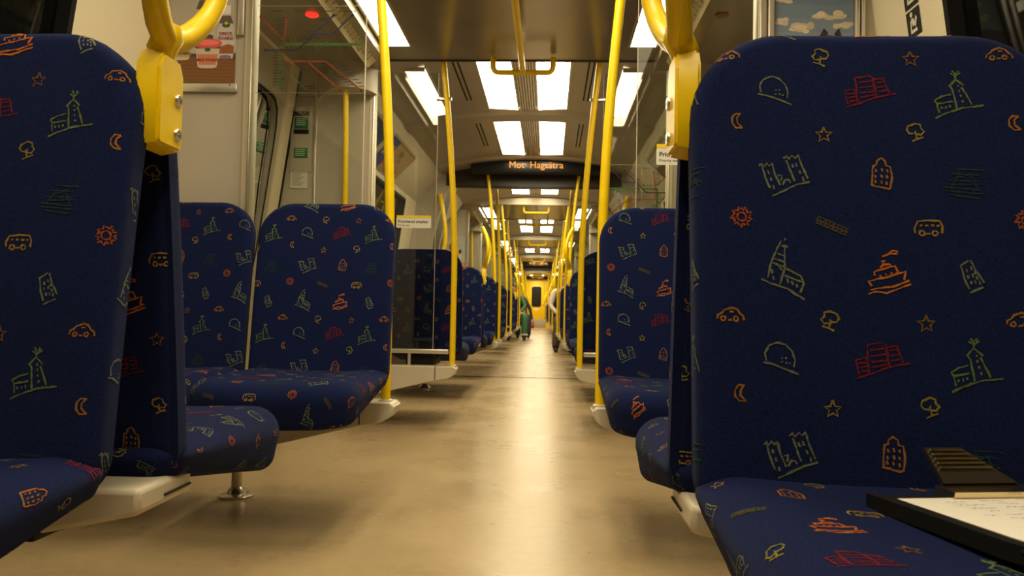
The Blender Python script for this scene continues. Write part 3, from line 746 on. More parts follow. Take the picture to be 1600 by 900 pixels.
# ------------------------------------------------------------------ handles clamped between back-to-back seats
def make_handle(sg):
    rt = bpy.data.objects.new('seat_grab_loop', None); COL.objects.link(rt)
    # clamp body: chamfered block on the aisle side
    mb = MB()
    x0, x1 = .0, .045
    prof = [(-.034, .860), (.036, .860), (.041, .867), (.041, .974), (.028, .996), (-.026, .996), (-.039, .974), (-.039, .867)]
    bm = bmesh.new()
    lo = [bm.verts.new((sg*.004, u, v)) for u, v in prof]; hi = [bm.verts.new((-sg*.028, u*.86, .93+(v-.93)*.93)) for u, v in prof]
    bm.faces.new(lo); bm.faces.new(hi[::-1])
    n = len(prof)
    for k in range(n): bm.faces.new((lo[k], lo[(k+1) % n], hi[(k+1) % n], hi[k]))
    bmesh.ops.recalc_face_normals(bm, faces=bm.faces[:]); bmesh.ops.bevel(bm, geom=bm.edges[:], offset=.004, segments=2, affect='EDGES')
    mb.frombm(bm, 0, True); mb.build('clamp', M['yellow'], rt)
    for z in (.887, .935):
        mb = MB(); mb.lathe([(.009, 0), (.009, .003), (.0075, .005), (.004, .005), (.0038, .002)], (-sg*.0265, .018, z), 16, mtx=Matrix.Rotation(-sg*PI/2, 4, 'Y'))
        mb.build('bolt', M['steel'], rt)
    # loop: stem splitting into two arms that bow to the aisle and meet at the top
    def xo(z):
        t = max(0, min(1, (z-.99)/.34)); return -.010-.052*math.sin(t*PI*.95)+.03*t
    mb = MB()
    mb.tube([(-sg*.012, 0, .985), (-sg*.011, 0, 1.0), (sg*xo(1.02), 0, 1.02), (sg*xo(1.03), 0, 1.036)], .02, 20, rs=[.015, .0195, .0205, .013])
    near = []; far = []
    for k in range(21):
        t = k/20; z = 1.012+.31*t; wv = math.sin(PI*t**.78)**.9
        near.append((sg*xo(z), -.100*wv, z)); far.append((sg*xo(z), .100*wv, z))
    rs = [.0175-.003*min(1, k/5) for k in range(21)]
    mb.tube(near, .0145, 16, rs=rs); mb.tube(far, .0145, 16, rs=rs)
    mb.build('loop', M['yellow'], rt)
    return rt
HN = {}
for i, y in enumerate(PAIRS):
    w = ['nearest', 'second nearest', 'third nearest', 'fourth nearest', 'fifth nearest', 'farthest'][i]
    for sg, sd in ((-1, 'left'), (1, 'right')):
        ex = (NXL if sg < 0 else NXR) if i == 0 else EDGE
        lab = f'yellow looped grab handle clamped to the {w} back-to-back seats on the {sd}'
        if sg not in HN:
            HN[sg] = make_handle(sg); HN[sg].location = (sg*(ex+.010), y, 0); tag(HN[sg], lab, 'handle', 'looped seat handles')
        else: dup(HN[sg], sg*(ex+.010), y, 0, 0, lab, 'looped seat handles')
# beams under the back-to-back seats
for i, y in enumerate(PAIRS):
    w = ['nearest', 'second nearest', 'third nearest', 'fourth nearest', 'fifth nearest', 'farthest'][i]
    for sg, sd in ((-1, 'left'), (1, 'right')):
        mb = MB(); mb.prism([(sg*.372, .398), (sg*1.32, .398), (sg*1.32, .12), (sg*.62, .31), (sg*.372, .362)], 'y', y+.005, y+.165)
        o = mb.build('seat_beam', M['console'], warp=True); md = o.modifiers.new('round', 'BEVEL'); md.width = .008; md.segments = 2; md.limit_method = 'ANGLE'
        tag(o, f'cream wall beam carrying the {w} back-to-back seats on the {sd}', 'beam', 'beams under the seats')
        mb = MB(); mb.box(sg*.371-.002, sg*.371+.002, .075, .155, .374, .377); g = mb.build('slot', M['black'], o); g.location = (*W(0, y)[:2], 0)
        mb = MB(); x = sg*.84
        mb.lathe([(.055, 0), (.055, .006), (.035, .022), (.022, .034), (.022, .26)], (0, 0, 0), 24)
        lo = mb.build('support_post', M['steel']); wx, wy, t = W(x, y+.25); lo.location = (wx, wy, 0)
        tag(lo, f'steel leg with round foot under the {w} back-to-back seats on the {sd}', 'leg post', 'steel legs')
for sg, sd in ((-1, 'left'), (1, 'right')):
    mb = MB(); mb.lathe([(.058, 0), (.058, .006), (.050, .010), (.034, .013), (.026, .026), (.018, .034), (.016, .20)], (0, 0, 0), 28)
    o = mb.build('support_post', M['steel']); o.location = (sg*.878, 2.66, 0)
    tag(o, f'steel leg with a round foot under the console before the near {sd} doors', 'leg post')

# ------------------------------------------------------------------ gangways
def gangway(y0, y1, name):
    def lift(p): return [(x, z+(.06 if z > 1.7 else 0)) for x, z in p]
    op = [(-1.06, 0), (-1.06, 1.15), (-1.03, 1.40), (-.97, 1.65), (-.91, 1.86), (-.84, 1.945), (.84, 1.945), (.91, 1.86), (.97, 1.65), (1.03, 1.40), (1.06, 1.15), (1.06, 0)]
    out = [(-1.36, 0), (-1.36, 1.15), (-1.36, 1.4), (-1.36, 1.7), (-1.36, 2.0), (-1.2, 2.3), (1.2, 2.3), (1.36, 2.0), (1.36, 1.7), (1.36, 1.4), (1.36, 1.15), (1.36, 0)]
    for k, (a, b) in enumerate(((y0-.06, y0), (y1, y1+.06))):
        mb = MB(); n = len(op); OP = op if k == 0 else lift(op)
        for y in (a, b):
            mb.add([(x, y, z) for x, z in OP]+[(x, y, z) for x, z in out], [(i, i+1, n+i+1, n+i) for i in range(n-1)])
        mb.add([(x, a, z) for x, z in OP]+[(x, b, z) for x, z in OP], [(i, i+1, n+i+1, n+i) for i in range(n-1)])
        struct(mb.build('wall_portal', M['grey'], warp=True))
    mb = MB(); mb.add([(x, y0, z) for x, z in op]+[(x, y1, z) for x, z in lift(op)], [(i, i+1, len(op)+i+1, len(op)+i) for i in range(len(op)-1)], 0, True)
    struct(mb.build('wall_gangway', M['dark'], warp=True))
    mb = MB(); mb.box(-.84, .84, y0-.075, y0-.01, 1.925, 1.95, bev=.004); mb.box(-.90, .90, y0-.078, y0-.06, 1.945, 2.13); struct(mb.build('trim_3', M['dark'], warp=True))
gangway(8.12, 8.58, 'first'); gangway(23.92, 24.38, 'far')
def bar_handle(sg, x, y, label):
    rt = empty('portal_grab_bar', x, y)
    mb = MB(); pts = []
    for k in range(13):
        t = k/12; z = 1.22+.62*t; xx = -sg*(.06*math.sin(PI*min(1, max(0, t))**.6))+sg*(.01*t*t)
        pts.append((xx, -.05*math.sin(PI*t)**.4 if 0 < t < 1 else 0, z))
    mb.tube(pts, .021, 12); mb.build('tube', M['yellow'], rt)
    mb = MB(); mb.box(pts[-1][0]-.02, pts[-1][0]+.02, -.02, .03, 1.815, 1.855, bev=.006); mb.box(pts[0][0]-.02, pts[0][0]+.02, -.02, .03, 1.205, 1.245, bev=.006); mb.build('mount', M['yellow'], rt)
    tag(rt, label, 'handle')
bar_handle(-1, -.95, 8.03, 'curved yellow handle on the left edge of the first gangway portal')
bar_handle(1, .95, 8.03, 'curved yellow handle on the right edge of the first gangway portal')
for gi, (y0, y1) in enumerate(((8.06, 8.62), (23.86, 24.42))):
    w = 'first' if gi == 0 else 'far'
    for sg, sd in ((-1, 'left'), (1, 'right')):
        pole(sg*.375, y0-.08, sg, f'yellow pole on the {sd} just before the {w} gangway', 2.045, .33, .09)
        pole(sg*.365, y1+.08, sg, f'yellow pole on the {sd} just past the {w} gangway', 2.08, .33, .06)
        for y, ww in ((y0-.08, 'before'), (y1+.08, 'past')):
            mb = MB(); mb.prism(console_poly(sg), 'y', y-.04, y+.04)
            tag(mb.build('screen_console', M['console'], warp=True), f'cream console shelf on the {sd} just {ww} the {w} gangway', 'shelf', 'consoles under the glass screens')

# destination displays
def display(y, label):
    rt = empty('destination_display', .04, y)
    mb = MB(); mb.box(-.66, .66, 0, .16, 2.035, 2.172, bev=.008); mb.build('housing', M['black'], rt)
    mb = MB(); mb.box(-.60, .60, -.004, .004, 2.045, 2.162, bev=.002); mb.build('screen', M['blackgloss'], rt)
    text_mesh('Mot· Hagsätra', .094, 'lettering', M['led'], rt, at_face(-.01, -.006, 2.074), 'CENTER')
    mb = MB()
    for sx in (-.4, .4): mb.box(sx-.03, sx+.03, .03, .12, 2.165, 2.19)
    mb.build('hanger', M['steel'], rt)
    tag(rt, label, 'display')
display(7.72, 'black ceiling display with amber destination text before the first gangway')
display(23.5, 'small amber destination display far down the car before the far gangway')
display(32.95, 'small amber destination display above the yellow end door')

# ------------------------------------------------------------------ posters on the bulkheads
def pcol(mb, pts, y, col): mb.poly([(x, y, z) for x, z in pts], 0, col)
def ell(cx, cz, rx, rz, n=22, a0=0, a1=2*PI): return [(cx+rx*math.cos(a0+(a1-a0)*k/n), cz+rz*math.sin(a0+(a1-a0)*k/n)) for k in range(n)]
def frame_rails(rt, x0, x1, z0, z1, side):
    # printed sheet sits between clip rails
    mb = MB(); mb.box(x0-.01, x1+.012, -.014, .0, z0-.036, z0-.006, bev=.004); mb.build('bottom_rail', M['alu'], rt)
    for xx, zz in ((x1+.006, z0+.165), (x0-.03, z0+.165)):
        mb = MB(); mb.box(xx, xx+.024, -.014, 0, zz, z1, bev=.004); mb.build('side_rail', M['alu'], rt)
    mb = MB(); mb.lathe([(.003, 0), (.003, .002)], (x1-.012, -.014, z0-.012), 10, mtx=Matrix.Rotation(PI/2, 4, 'X')); mb.build('screw', M['steel'], rt)

def yoghurt_poster(x, y, label):
    rt = empty('yoghurt_poster', x, y)     # local x from -.13 to .13 ; z 1.43..1.85
    x0, x1, z0, z1 = -.135, .125, 1.437, 1.86
    mb = MB(); k = -.0022
    pcol(mb, [(x0, z0), (x1, z0), (x1, z1), (x0, z1)], -.002, (.47, .42, .35))
    pcol(mb, [(x0, z0), (x1, z0), (x1, z0+.092), (x0, z0+.10)], k-.0002, (.20, .085, .028))
    for q in range(7): pcol(mb, [(x0, z0+.008+q*.013), (x1, z0+.006+q*.012), (x1, z0+.009+q*.012), (x0, z0+.012+q*.013)], k-.0003, (.15+.02*(q % 3), .062, .02))
    pcol(mb, [(x0+.10, z0+.09), (x1, z0+.08), (x1, z0+.105), (x0+.10, z0+.102)], k-.0004, (.09, .045, .02))
    def bottle(cx, zb, s, cap, label_col, txt_col, top_col):
        pts = [(-.030, 0), (.030, 0), (.034, .02), (.034, .115), (.028, .15), (.018, .178), (.017, .185), (-.017, .185), (-.018, .178), (-.028, .15), (-.034, .115), (-.034, .02)]
        T = lambda u, v: (cx+u*s, zb+v*s)
        pcol(mb, [T(*p) for p in pts], k-.0005, (.55, .50, .46))
        pcol(mb, [T(*p) for p in [(-.030, .145), (.030, .145), (.018, .178), (-.018, .178)]], k-.0006, top_col)
        pcol(mb, [T(*p) for p in [(-.018, .185), (.018, .185), (.018, .220), (-.018, .220)]], k-.0006, cap)
        pcol(mb, [T(*p) for p in [(-.034, .02), (.034, .02), (.034, .052), (.01, .06), (-.02, .05), (-.034, .045)]], k-.0006, label_col)
        pcol(mb, [T(*p) for p in ell(0, .138, .017, .010)], k-.0008, (.02, .10, .03)); pcol(mb, [T(*p) for p in ell(0, .146, .008, .006)], k-.0009, (.6, .45, .03))
        return T
    def cup(cx, zb, s, lid, body, txt):
        T = lambda u, v: (cx+u*s, zb+v*s)
        pcol(mb, [T(*p) for p in [(-.034, .004), (-.02, 0), (.02, 0), (.034, .004), (.046, .085), (-.046, .085)]], k-.0010, (.58, .47, .38))
        pcol(mb, [T(*p) for p in [(-.030, .012), (.030, .012), (.038, .05), (-.038, .05)]], k-.0011, body)
        pcol(mb, [T(*p) for p in [(-.044, .07), (.044, .07), (.046, .082), (-.046, .082)]], k-.0011, (.10, .07, .06))
        pcol(mb, [T(*p) for p in ell(0, .088, .052, .018)], k-.0012, lid); pcol(mb, [T(*p) for p in ell(0, .091, .040, .010)], k-.0013, tuple(min(1, c*1.35+.05) for c in lid))
        pcol(mb, [T(*p) for p in ell(0, .066, .011, .007)], k-.0013, (.05, .09, .03))
    bottle(.008, z0+.115, 1.0, (.75, .72, .66), (.06, .06, .10), None, (.12, .09, .07))
    bottle(.088, z0+.085, .86, (.75, .72, .66), (.30, .09, .03), None, (.12, .09, .07))
    pcol(mb, ell(.088, z0+.09, .022, .008), k-.0008, (.22, .13, .22)); pcol(mb, ell(-.012, z0+.165, .009, .010), k-.0009, (.02, .03, .15))
    cup(-.075, z0+.078, .96, (.58, .36, .07), (.50, .36, .06), None); cup(.024, z0+.05, 1.0, (.62, .10, .08), (.55, .20, .10), None)
    pcol(mb, ell(-.072, z0+.175, .016, .016), k-.0004, (.40, .36, .30))
    sh = mb.build('sheet', M['print'], rt, recalc=False)
    for body, xx, zz, sz, c in (('DRICK\nKVARG', .008, z0+.215, .018, 'b'), ('DRICK\nKVARG', .088, z0+.168, .016, 'r'), ('MILD KVARG', -.075, z0+.098, .0135, 'k'), ('MILD KVARG', .024, z0+.075, .0135, 'r')):
        text_mesh(body, sz, 'lettering', {'b': MB_BLUE, 'r': MB_RED, 'k': MB_BLUE}[c], sh, at_face(xx, -.0042, zz), 'CENTER', bold=.0004)
    frame_rails(rt, x0, x1, z0, z1, 1)
    tag(rt, label, 'poster')
MB_BLUE = mat('ink_blue', (.03, .025, .07), .6); MB_RED = mat('ink_red', (.28, .015, .03), .6)
yoghurt_poster(-1.062, 2.688, 'yoghurt advert with two bottles and two tubs on the left bulkhead')

def cow_poster(x, y, label):
    rt = empty('cow_poster', x, y)
    x0, x1, z0, z1 = -.128, .135, 1.18, 1.86
    mb = MB()
    pcol(mb, [(x0, z0), (x1, z0), (x1, z0+.2), (x0, z0+.2)], -.002, (.10, .13, .03))
    nb = 10
    for k in range(nb):
        a, b = z0+.2+(z1-z0-.2)*k/nb, z0+.2+(z1-z0-.2)*(k+1)/nb; t = k/(nb-1)
        pcol(mb, [(x0, a), (x1, a), (x1, b), (x0, b)], -.002, (.30-.20*t, .36-.20*t, .42-.16*t))
    rr = random.Random(5)
    for (cx, cz, s) in ((-.115, 1.655, .7), (-.03, 1.63, 1.1), (.055, 1.67, 1.15), (.10, 1.64, .7), (-.06, 1.58, .8), (.08, 1.575, .9), (-.10, 1.73, .8), (.02, 1.76, .9)):
        for q in range(9):
            ox, oz = rr.uniform(-.035, .035)*s, rr.uniform(-.006, .014)*s
            e = ell(cx+ox, cz+oz, rr.uniform(.010, .022)*s, rr.uniform(.006, .013)*s, 14)
            e = [(min(max(px, x0), x1), pz) for px, pz in e]
            b = rr.uniform(.8, 1.1); pcol(mb, e, -.0022-.00005*q, (.62*b, .52*b, .38*b))
    br, dk, wh = (.11, .055, .03), (.035, .02, .014), (.46, .38, .28)
    pcol(mb, [(-.128, 1.52), (-.08, 1.545), (-.01, 1.54), (.03, 1.56), (.05, 1.50), (.03, 1.42), (-.03, 1.40), (-.128, 1.39)], -.003, br)
    pcol(mb, [(.022, 1.60), (.045, 1.612), (.070, 1.608), (.088, 1.57), (.084, 1.50), (.070, 1.45), (.050, 1.45), (.036, 1.50), (.022, 1.55)], -.0034, br)
    pcol(mb, [(.050, 1.60), (.064, 1.60), (.072, 1.52), (.070, 1.46), (.050, 1.46), (.050, 1.52)], -.0037, wh)
    pcol(mb, [(.020, 1.604), (.036, 1.634), (.050, 1.618), (.036, 1.598)], -.0036, dk); pcol(mb, [(.070, 1.614), (.086, 1.636), (.094, 1.610), (.082, 1.596)], -.0036, dk)
    pcol(mb, [(.046, 1.455), (.076, 1.455), (.072, 1.435), (.052, 1.435)], -.0039, dk)
    for lx in (-.11, -.085, .0, .022): pcol(mb, [(lx-.009, 1.27), (lx+.009, 1.27), (lx+.011, 1.42), (lx-.011, 1.42)], -.0029, dk)
    mb.build('sheet', M['print'], rt, recalc=False)
    for a, b in ((x0-.055, x0-.030), (x0-.026, x0-.004), (x1+.002, x1+.018), (x1+.022, x1+.036)):
        mb = MB(); mb.box(a, b, -.016, 0, z0-.02, z1+.02, bev=.005); mb.build('side_rail', M['alu'], rt)
    tag(rt, label, 'poster')
cow_poster(1.062, 2.688, 'tall framed poster of a cloudy sky and a cow on the right bulkhead')

def film_poster(x, y, label):
    rt = empty('film_poster', x, y); mb = MB(); x0, x1, z0, z1 = -.15, .15, 1.14, 1.63
    pcol(mb, [(x0, z0), (x1, z0), (x1, z1), (x0, z1)], -.002, (.35, .42, .45))
    pcol(mb, [(x0, z0), (x1, z0), (x1, z0+.08), (x0, z0+.08)], -.0025, (.04, .05, .14)); pcol(mb, [(x0, z0+.08), (x1, z0+.08), (x1, z0+.15), (x0, z0+.13)], -.0025, (.60, .22, .05))
    pcol(mb, ell(.0, z0+.24, .11, .13), -.003, (.65, .42, .06)); pcol(mb, ell(-.03, z0+.35, .035, .05), -.0035, (.20, .11, .04))
    pcol(mb, ell(.03, z0+.22, .035, .04), -.0035, (.55, .15, .05)); pcol(mb, ell(-.05, z0+.18, .04, .04), -.0037, (.06, .08, .25)); pcol(mb, [(.05, z0+.12), (.11, z0+.12), (.09, z0+.25), (.07, z0+.25)], -.0037, (.6, .55, .48))
    pcol(mb, ell(-.12, z0+.2, .025, .06), -.0036, (.30, .06, .06)); pcol(mb, ell(.085, z0+.29, .018, .03), -.0039, (.04, .03, .03))
    for q in range(5): pcol(mb, [(-.11+q*.012, z1-.10+q*.022), (.12-q*.015, z1-.10+q*.022), (.12-q*.015, z1-.088+q*.022), (-.11+q*.012, z1-.088+q*.022)], -.003, (.62, .45, .08))
    for q in range(3): pcol(mb, [(-.11, z0+.02+q*.018), (.11, z0+.02+q*.018), (.11, z0+.028+q*.018), (-.11, z0+.028+q*.018)], -.003, (.5, .48, .45))
    mb.build('sheet', M['print'], rt, recalc=False)
    mb = MB(); mb.box(x0-.02, x1+.02, -.012, 0, z0-.03, z0-.005, bev=.004); mb.build('bottom_rail', M['alu'], rt)
    tag(rt, label, 'poster')
film_poster(-1.065, 10.3, 'bright yellow and blue film poster on the left bulkhead before the second doors')

# slanted adverts in the coves
def cove_advert(sg, y0, y1, pal, label, kind):
    rt = empty('overhead_advert', 0, (y0+y1)/2); h = (y1-y0)/2
    def Q(u, t, o): # u along y (0..1), t down the slope
        x = 1.005+.225*t; z = 1.98-.225*t; return (sg*(x-.7071*o), -h+2*h*u, z-.7071*o)
    mb = MB()
    def patch(us, col, o): mb.poly([Q(u, t, o) for u, t in us], 0, col)
    patch([(0, .03), (1, .03), (1, .97), (0, .97)], pal[0], .003)
    if kind == 'dog':
        patch([(0, .03), (.0, .97), (.30, .97), (.30, .03)], (.05, .07, .20), .0034)
        for q in range(3): patch([(.08+q*.07, .2), (.11+q*.07, .2), (.11+q*.07, .55), (.08+q*.07, .55)], (.6, .56, .5), .0038)
        patch([(.26, .35), (.36, .35), (.40, .75), (.30, .75)], (.5, .08, .06), .004)
        for q in range(10):
            rr = random.Random(q); cu, ct, w = rr.uniform(.45, .92), rr.uniform(.15, .85), rr.uniform(.03, .09)
            patch([(cu+w*math.cos(a*PI/4), ct+1.3*w*math.sin(a*PI/4)) for a in range(8)], (.30*rr.uniform(.6, 1.5), .18*rr.uniform(.7, 1.4), .07), .0040+.0001*q)
    else:
        patch([(.0, .5), (1, .35), (1, .97), (0, .97)], pal[1], .0034); patch([(.2, .2), (.6, .15), (.6, .3), (.2, .35)], pal[2], .0038); patch([(.1, .6), (.8, .55), (.8, .7), (.1, .75)], pal[2], .0038)
    mb.build('sheet', M['print'], rt, recalc=False)
    mb = MB()
    for u0, u1, t0, t1 in ((-.03, 0, -.02, 1.02), (1, 1.03, -.02, 1.02), (0, 1, -.04, .03), (0, 1, .97, 1.04)):
        vs = [Q(u, t, o) for o in (-.002, .008) for u, t in ((u0, t0), (u1, t0), (u1, t1), (u0, t1))]
        mb.add(vs, [(0, 1, 2, 3), (4, 7, 6, 5), (0, 4, 5, 1), (1, 5, 6, 2), (2, 6, 7, 3), (3, 7, 4, 0)])
    mb.build('advert_frame', M['alu'], rt)
    tag(rt, label, 'advert', 'slanted adverts above the windows')
BLU = [(.02, .045, .12), (.03, .07, .18), (.35, .35, .33)]; REDP = [(.40, .36, .32), (.14, .04, .04), (.40, .05, .04)]
cove_advert(-1, 5.86, 6.76, [(.40, .27, .14)], 'sandy slanted advert with blue end band above the left window past the near doors', 'dog')
cove_advert(-1, 4.75, 5.74, BLU, 'blue slanted advert above the left window just past the near doors', 'x')
cove_advert(1, 5.86, 6.76, REDP, 'pale and red slanted advert above the right window past the near doors', 'x')
cove_advert(1, 4.75, 5.74, BLU, 'blue slanted advert above the right window just past the near doors', 'x')
for sg, sd in ((-1, 'left'), (1, 'right')):
    mb = MB(); mb.prism([(sg*.97, 2.02), (sg*1.27, 1.72), (sg*1.30, 1.78), (sg*1.02, 2.05)], 'y', 6.84, 6.95); struct(mb.build('trim_4', M['cream'], warp=True))
# red-lettered poster low on the left pillar
# ------------------------------------------------------------------ near left door pillar: grille, emergency panel, notice
for sg, sd in ((-1, 'left'), (1, 'right')):
    rt = empty('emergency_panel', sg*1.245, 4.378)
    mb = MB(); mb.box(-.062, .062, -.006, .0, 1.42, 1.782, bev=.003); mb.build('plate', M['grey'], rt)
    for z in (1.742, 1.638):
        mb = MB(); mb.box(-.044, .044, -.010, -.004, z, z+.026, bev=.003); mb.build('recess', M['black'], rt)
    for z0, z1 in ((1.668, 1.733), (1.500, 1.558)):
        mb = MB(); mb.box(-.040, .040, -.008, -.003, z0, z1, bev=.002, col=(.012, .15, .05))
        for q in range(4): pcol(mb, [(-.03, z1-.012-q*.011), (.028-.006*(q % 2), z1-.012-q*.011), (.028-.006*(q % 2), z1-.008-q*.011), (-.03, z1-.008-q*.011)], -.0085, (.55, .60, .50))
        o = mb.build('green_label', M['print'], rt); o['label'] = 'green label with white lines of text'
    tag(rt, f'emergency handle panel with green labels by the near {sd} doors', 'panel')
    rt = empty('speaker_grille', sg*1.232, 4.378)
    mb = MB(); mb.box(-.058, .058, -.004, 0, 1.792, 1.918, bev=.002); mb.build('plate', M['grey'], rt)
    mb = MB()
    for r in range(11):
        for c in range(11):
            cx, cz = -.05+c*.01+(.005 if r % 2 else 0), 1.799+r*.011
            mb.poly([(cx-.0042, -.0046, cz), (cx, -.0046, cz-.0042), (cx+.0042, -.0046, cz), (cx, -.0046, cz+.0042)])
    mb.build('holes', M['black'], rt, recalc=False)
    tag(rt, f'perforated speaker grille above the emergency panel by the near {sd} doors', 'grille')
    mb = MB(); mb.box(-.050, .050, -.003, 0, 1.328, 1.452, col=(.62, .60, .50)); mb.box(-.050, .050, -.0045, 0, 1.434, 1.456, col=(.02, .16, .06))
    for q in range(8): pcol(mb, [(-.04, 1.425-q*.011), (.03-.012*(q % 3), 1.425-q*.011), (.03-.012*(q % 3), 1.422-q*.011), (-.04, 1.422-q*.011)], -.0040, (.18, .20, .14))
    o = mb.build('notice', M['print']); o.location = (sg*1.252, 4.378, 0); tag(o, f'small white notice with green top edge by the near {sd} doors', 'notice')
    mb = MB(); mb.box(sg*1.16-.006, sg*1.16+.006, 4.364, 4.382, .34, 2.0, bev=.003); struct(mb.build('trim_5', M['alu']))

# pictograms on the right window pillar
rt = empty('pictogram_sticker', 0, 0)
def PW(y, z, o=.0015): return (xw(z, 1)-o, y, z)
mb = MB()
def pp(pts, col, o): mb.poly([PW(y, z, o) for y, z in pts], 0, col)
yc = 2.425
for k, z in enumerate((1.515, 1.605, 1.695)):
    pp([(yc-.042, z), (yc+.042, z), (yc+.042, z+.082), (yc-.042, z+.082)], (.008, .008, .008), .002)
    wcol = (.72, .68, .58)
    pp([(yc+.022, z+.012), (yc+.016, z+.012), (yc+.010, z+.05), (yc+.018, z+.052)], wcol, .003)
    pp([(yc+.016, z+.012), (yc-.02, z+.012), (yc-.02, z+.022), (yc+.014, z+.022)], wcol, .003)
    if k != 1:
        pp([(yc+.008+.009*math.cos(a*PI/5), z+.068+.008*math.sin(a*PI/5)) for a in range(10)], wcol, .0032)
        pp([(yc+.012, z+.057), (yc-.004, z+.055), (yc-.012, z+.036), (yc+.004, z+.03)], wcol, .0034); pp([(yc-.012, z+.024), (yc-.026, z+.05), (yc-.018, z+.06), (yc-.006, z+.034)], wcol, .0034)
    else:
        pp([(yc+.010, z+.04), (yc-.022, z+.04), (yc-.022, z+.05), (yc+.008, z+.05)], wcol, .003); pp([(yc-.014, z+.014), (yc-.024, z+.014), (yc-.024, z+.05), (yc-.014, z+.05)], wcol, .003)
mb.build('print', M['print'], rt, recalc=False)
tag(rt, 'black strip of white seat pictograms on the pillar by the right window', 'sticker')

# ------------------------------------------------------------------ clipboard and papers on the near right cushion
CB = empty('clipboard', .535, .80, .4665); CB.rotation_euler = (math.radians(-1.8), 0, math.radians(10))
# local: x to the right, y towards the backrest (0 = top edge), z up
mb = MB(); mb.box(-.025, .215, -.33, .022, 0, .005, bev=.0018); mb.build('board', M['black'], CB)
mb = MB(); mb.prism([(-.027, .022), (-.027, -.17), (-.022, -.19), (-.022, -.33), (-.016, -.33), (-.014, .022)], 'z', -.007, .0075); mb.build('cover_flap', M['black'], CB)
mb = MB(); mb.prism([(.0, .0055), (-.012, .008), (-.014, .014), (.016, .016), (.016, .0055)], 'x', .045, .185); mb.build('clip_bar', M['gold'], CB)
mb = MB(); v = [(.052, .012, .018), (.135, .012, .018), (.092, .040, .050), (.050, .040, .050)]
mb.add(v+[(a, b+.004, c-.002) for a, b, c in v], [(0, 1, 2, 3), (7, 6, 5, 4), (0, 4, 5, 1), (1, 5, 6, 2), (2, 6, 7, 3), (3, 7, 4, 0)]); lv = mb.build('clip_lever', mat('clip_dark', (.035, .027, .018), .35, metal=.3), CB)
mb = MB()
for q in range(5):
    t = .42+q*.125; y, z = .012+.028*t, .018+.037*t; z = .018+.032*t; xa, xb = .052-.002*t, .135-.043*t
    mb.tube([(xa+.004, y-.002, z+.001), (xb-.004, y-.002, z+.001)], .0013, 8)
mb.build('clip_rib', M['gold'], lv)
tag(CB, 'black clipboard with ribbed metal clip lying on the near right seat cushion', 'clipboard')
for k in range(2):
    P_ = empty('paper_sheet', .535, .80, .467); P_.rotation_euler = CB.rotation_euler
    zz = .0056+.0012*k
    mb = MB(); x0 = -.012-.003*(1-k); nseg = 8; vs = []; fs = []
    for i in range(nseg+1):
        for j in range(nseg+1):
            u, w_ = i/nseg, j/nseg
            vs.append((x0+u*.215, -.006-w_*.305-.012*(1-k), zz+.004*k*math.sin(u*PI*.7)*w_*(1-u)+.010*k*max(0, w_-.5)*(1-u)))
    n = nseg+1
    for i in range(nseg):
        for j in range(nseg): fs.append((i*n+j, i*n+j+1, (i+1)*n+j+1, (i+1)*n+j))
    mb.add(vs, fs, 0, True); sh = mb
    if k == 0: o = sh.build('sheet', M['paper'], P_)
    else:
        o = sh.build('sheet', M['paper'], P_)
        wr = MB(); rr = random.Random(3); ink = (.10, .09, .16)
        for q in range(18):
            y = -.03-q*.014; x = .02+rr.uniform(0, .02)
            while x < .18:
                l = rr.uniform(.01, .04); pts = []
                m_ = int(l/.0022)
                for s in range(m_): pts.append((x+s*.0022, y+rr.uniform(-.0022, .0022)+.1*(x)))
                for (a, b), (c, d) in zip(pts, pts[1:]):
                    def zq(px, py):
                        u, w_ = (px-x0)/.215, (-.006-py)/.305; w_ = max(0, min(1, w_)); u = max(0, min(1, u))
                        return zz+.004*math.sin(u*PI*.7)*w_*(1-u)+.010*max(0, w_-.5)*(1-u)+.0006
                    wr.poly([(a, b-.0004, zq(a, b)), (c, d-.0004, zq(c, d)), (c, d+.0004, zq(c, d)), (a, b+.0004, zq(a, b))], 0, ink)
                x += l+rr.uniform(.004, .02)
        wr.build('handwriting', M['print'], P_, recalc=False)
    tag(P_, 'top white sheet covered in blue handwriting on the clipboard' if k else 'white sheet peeking out beneath the handwritten sheet on the clipboard', 'paper')

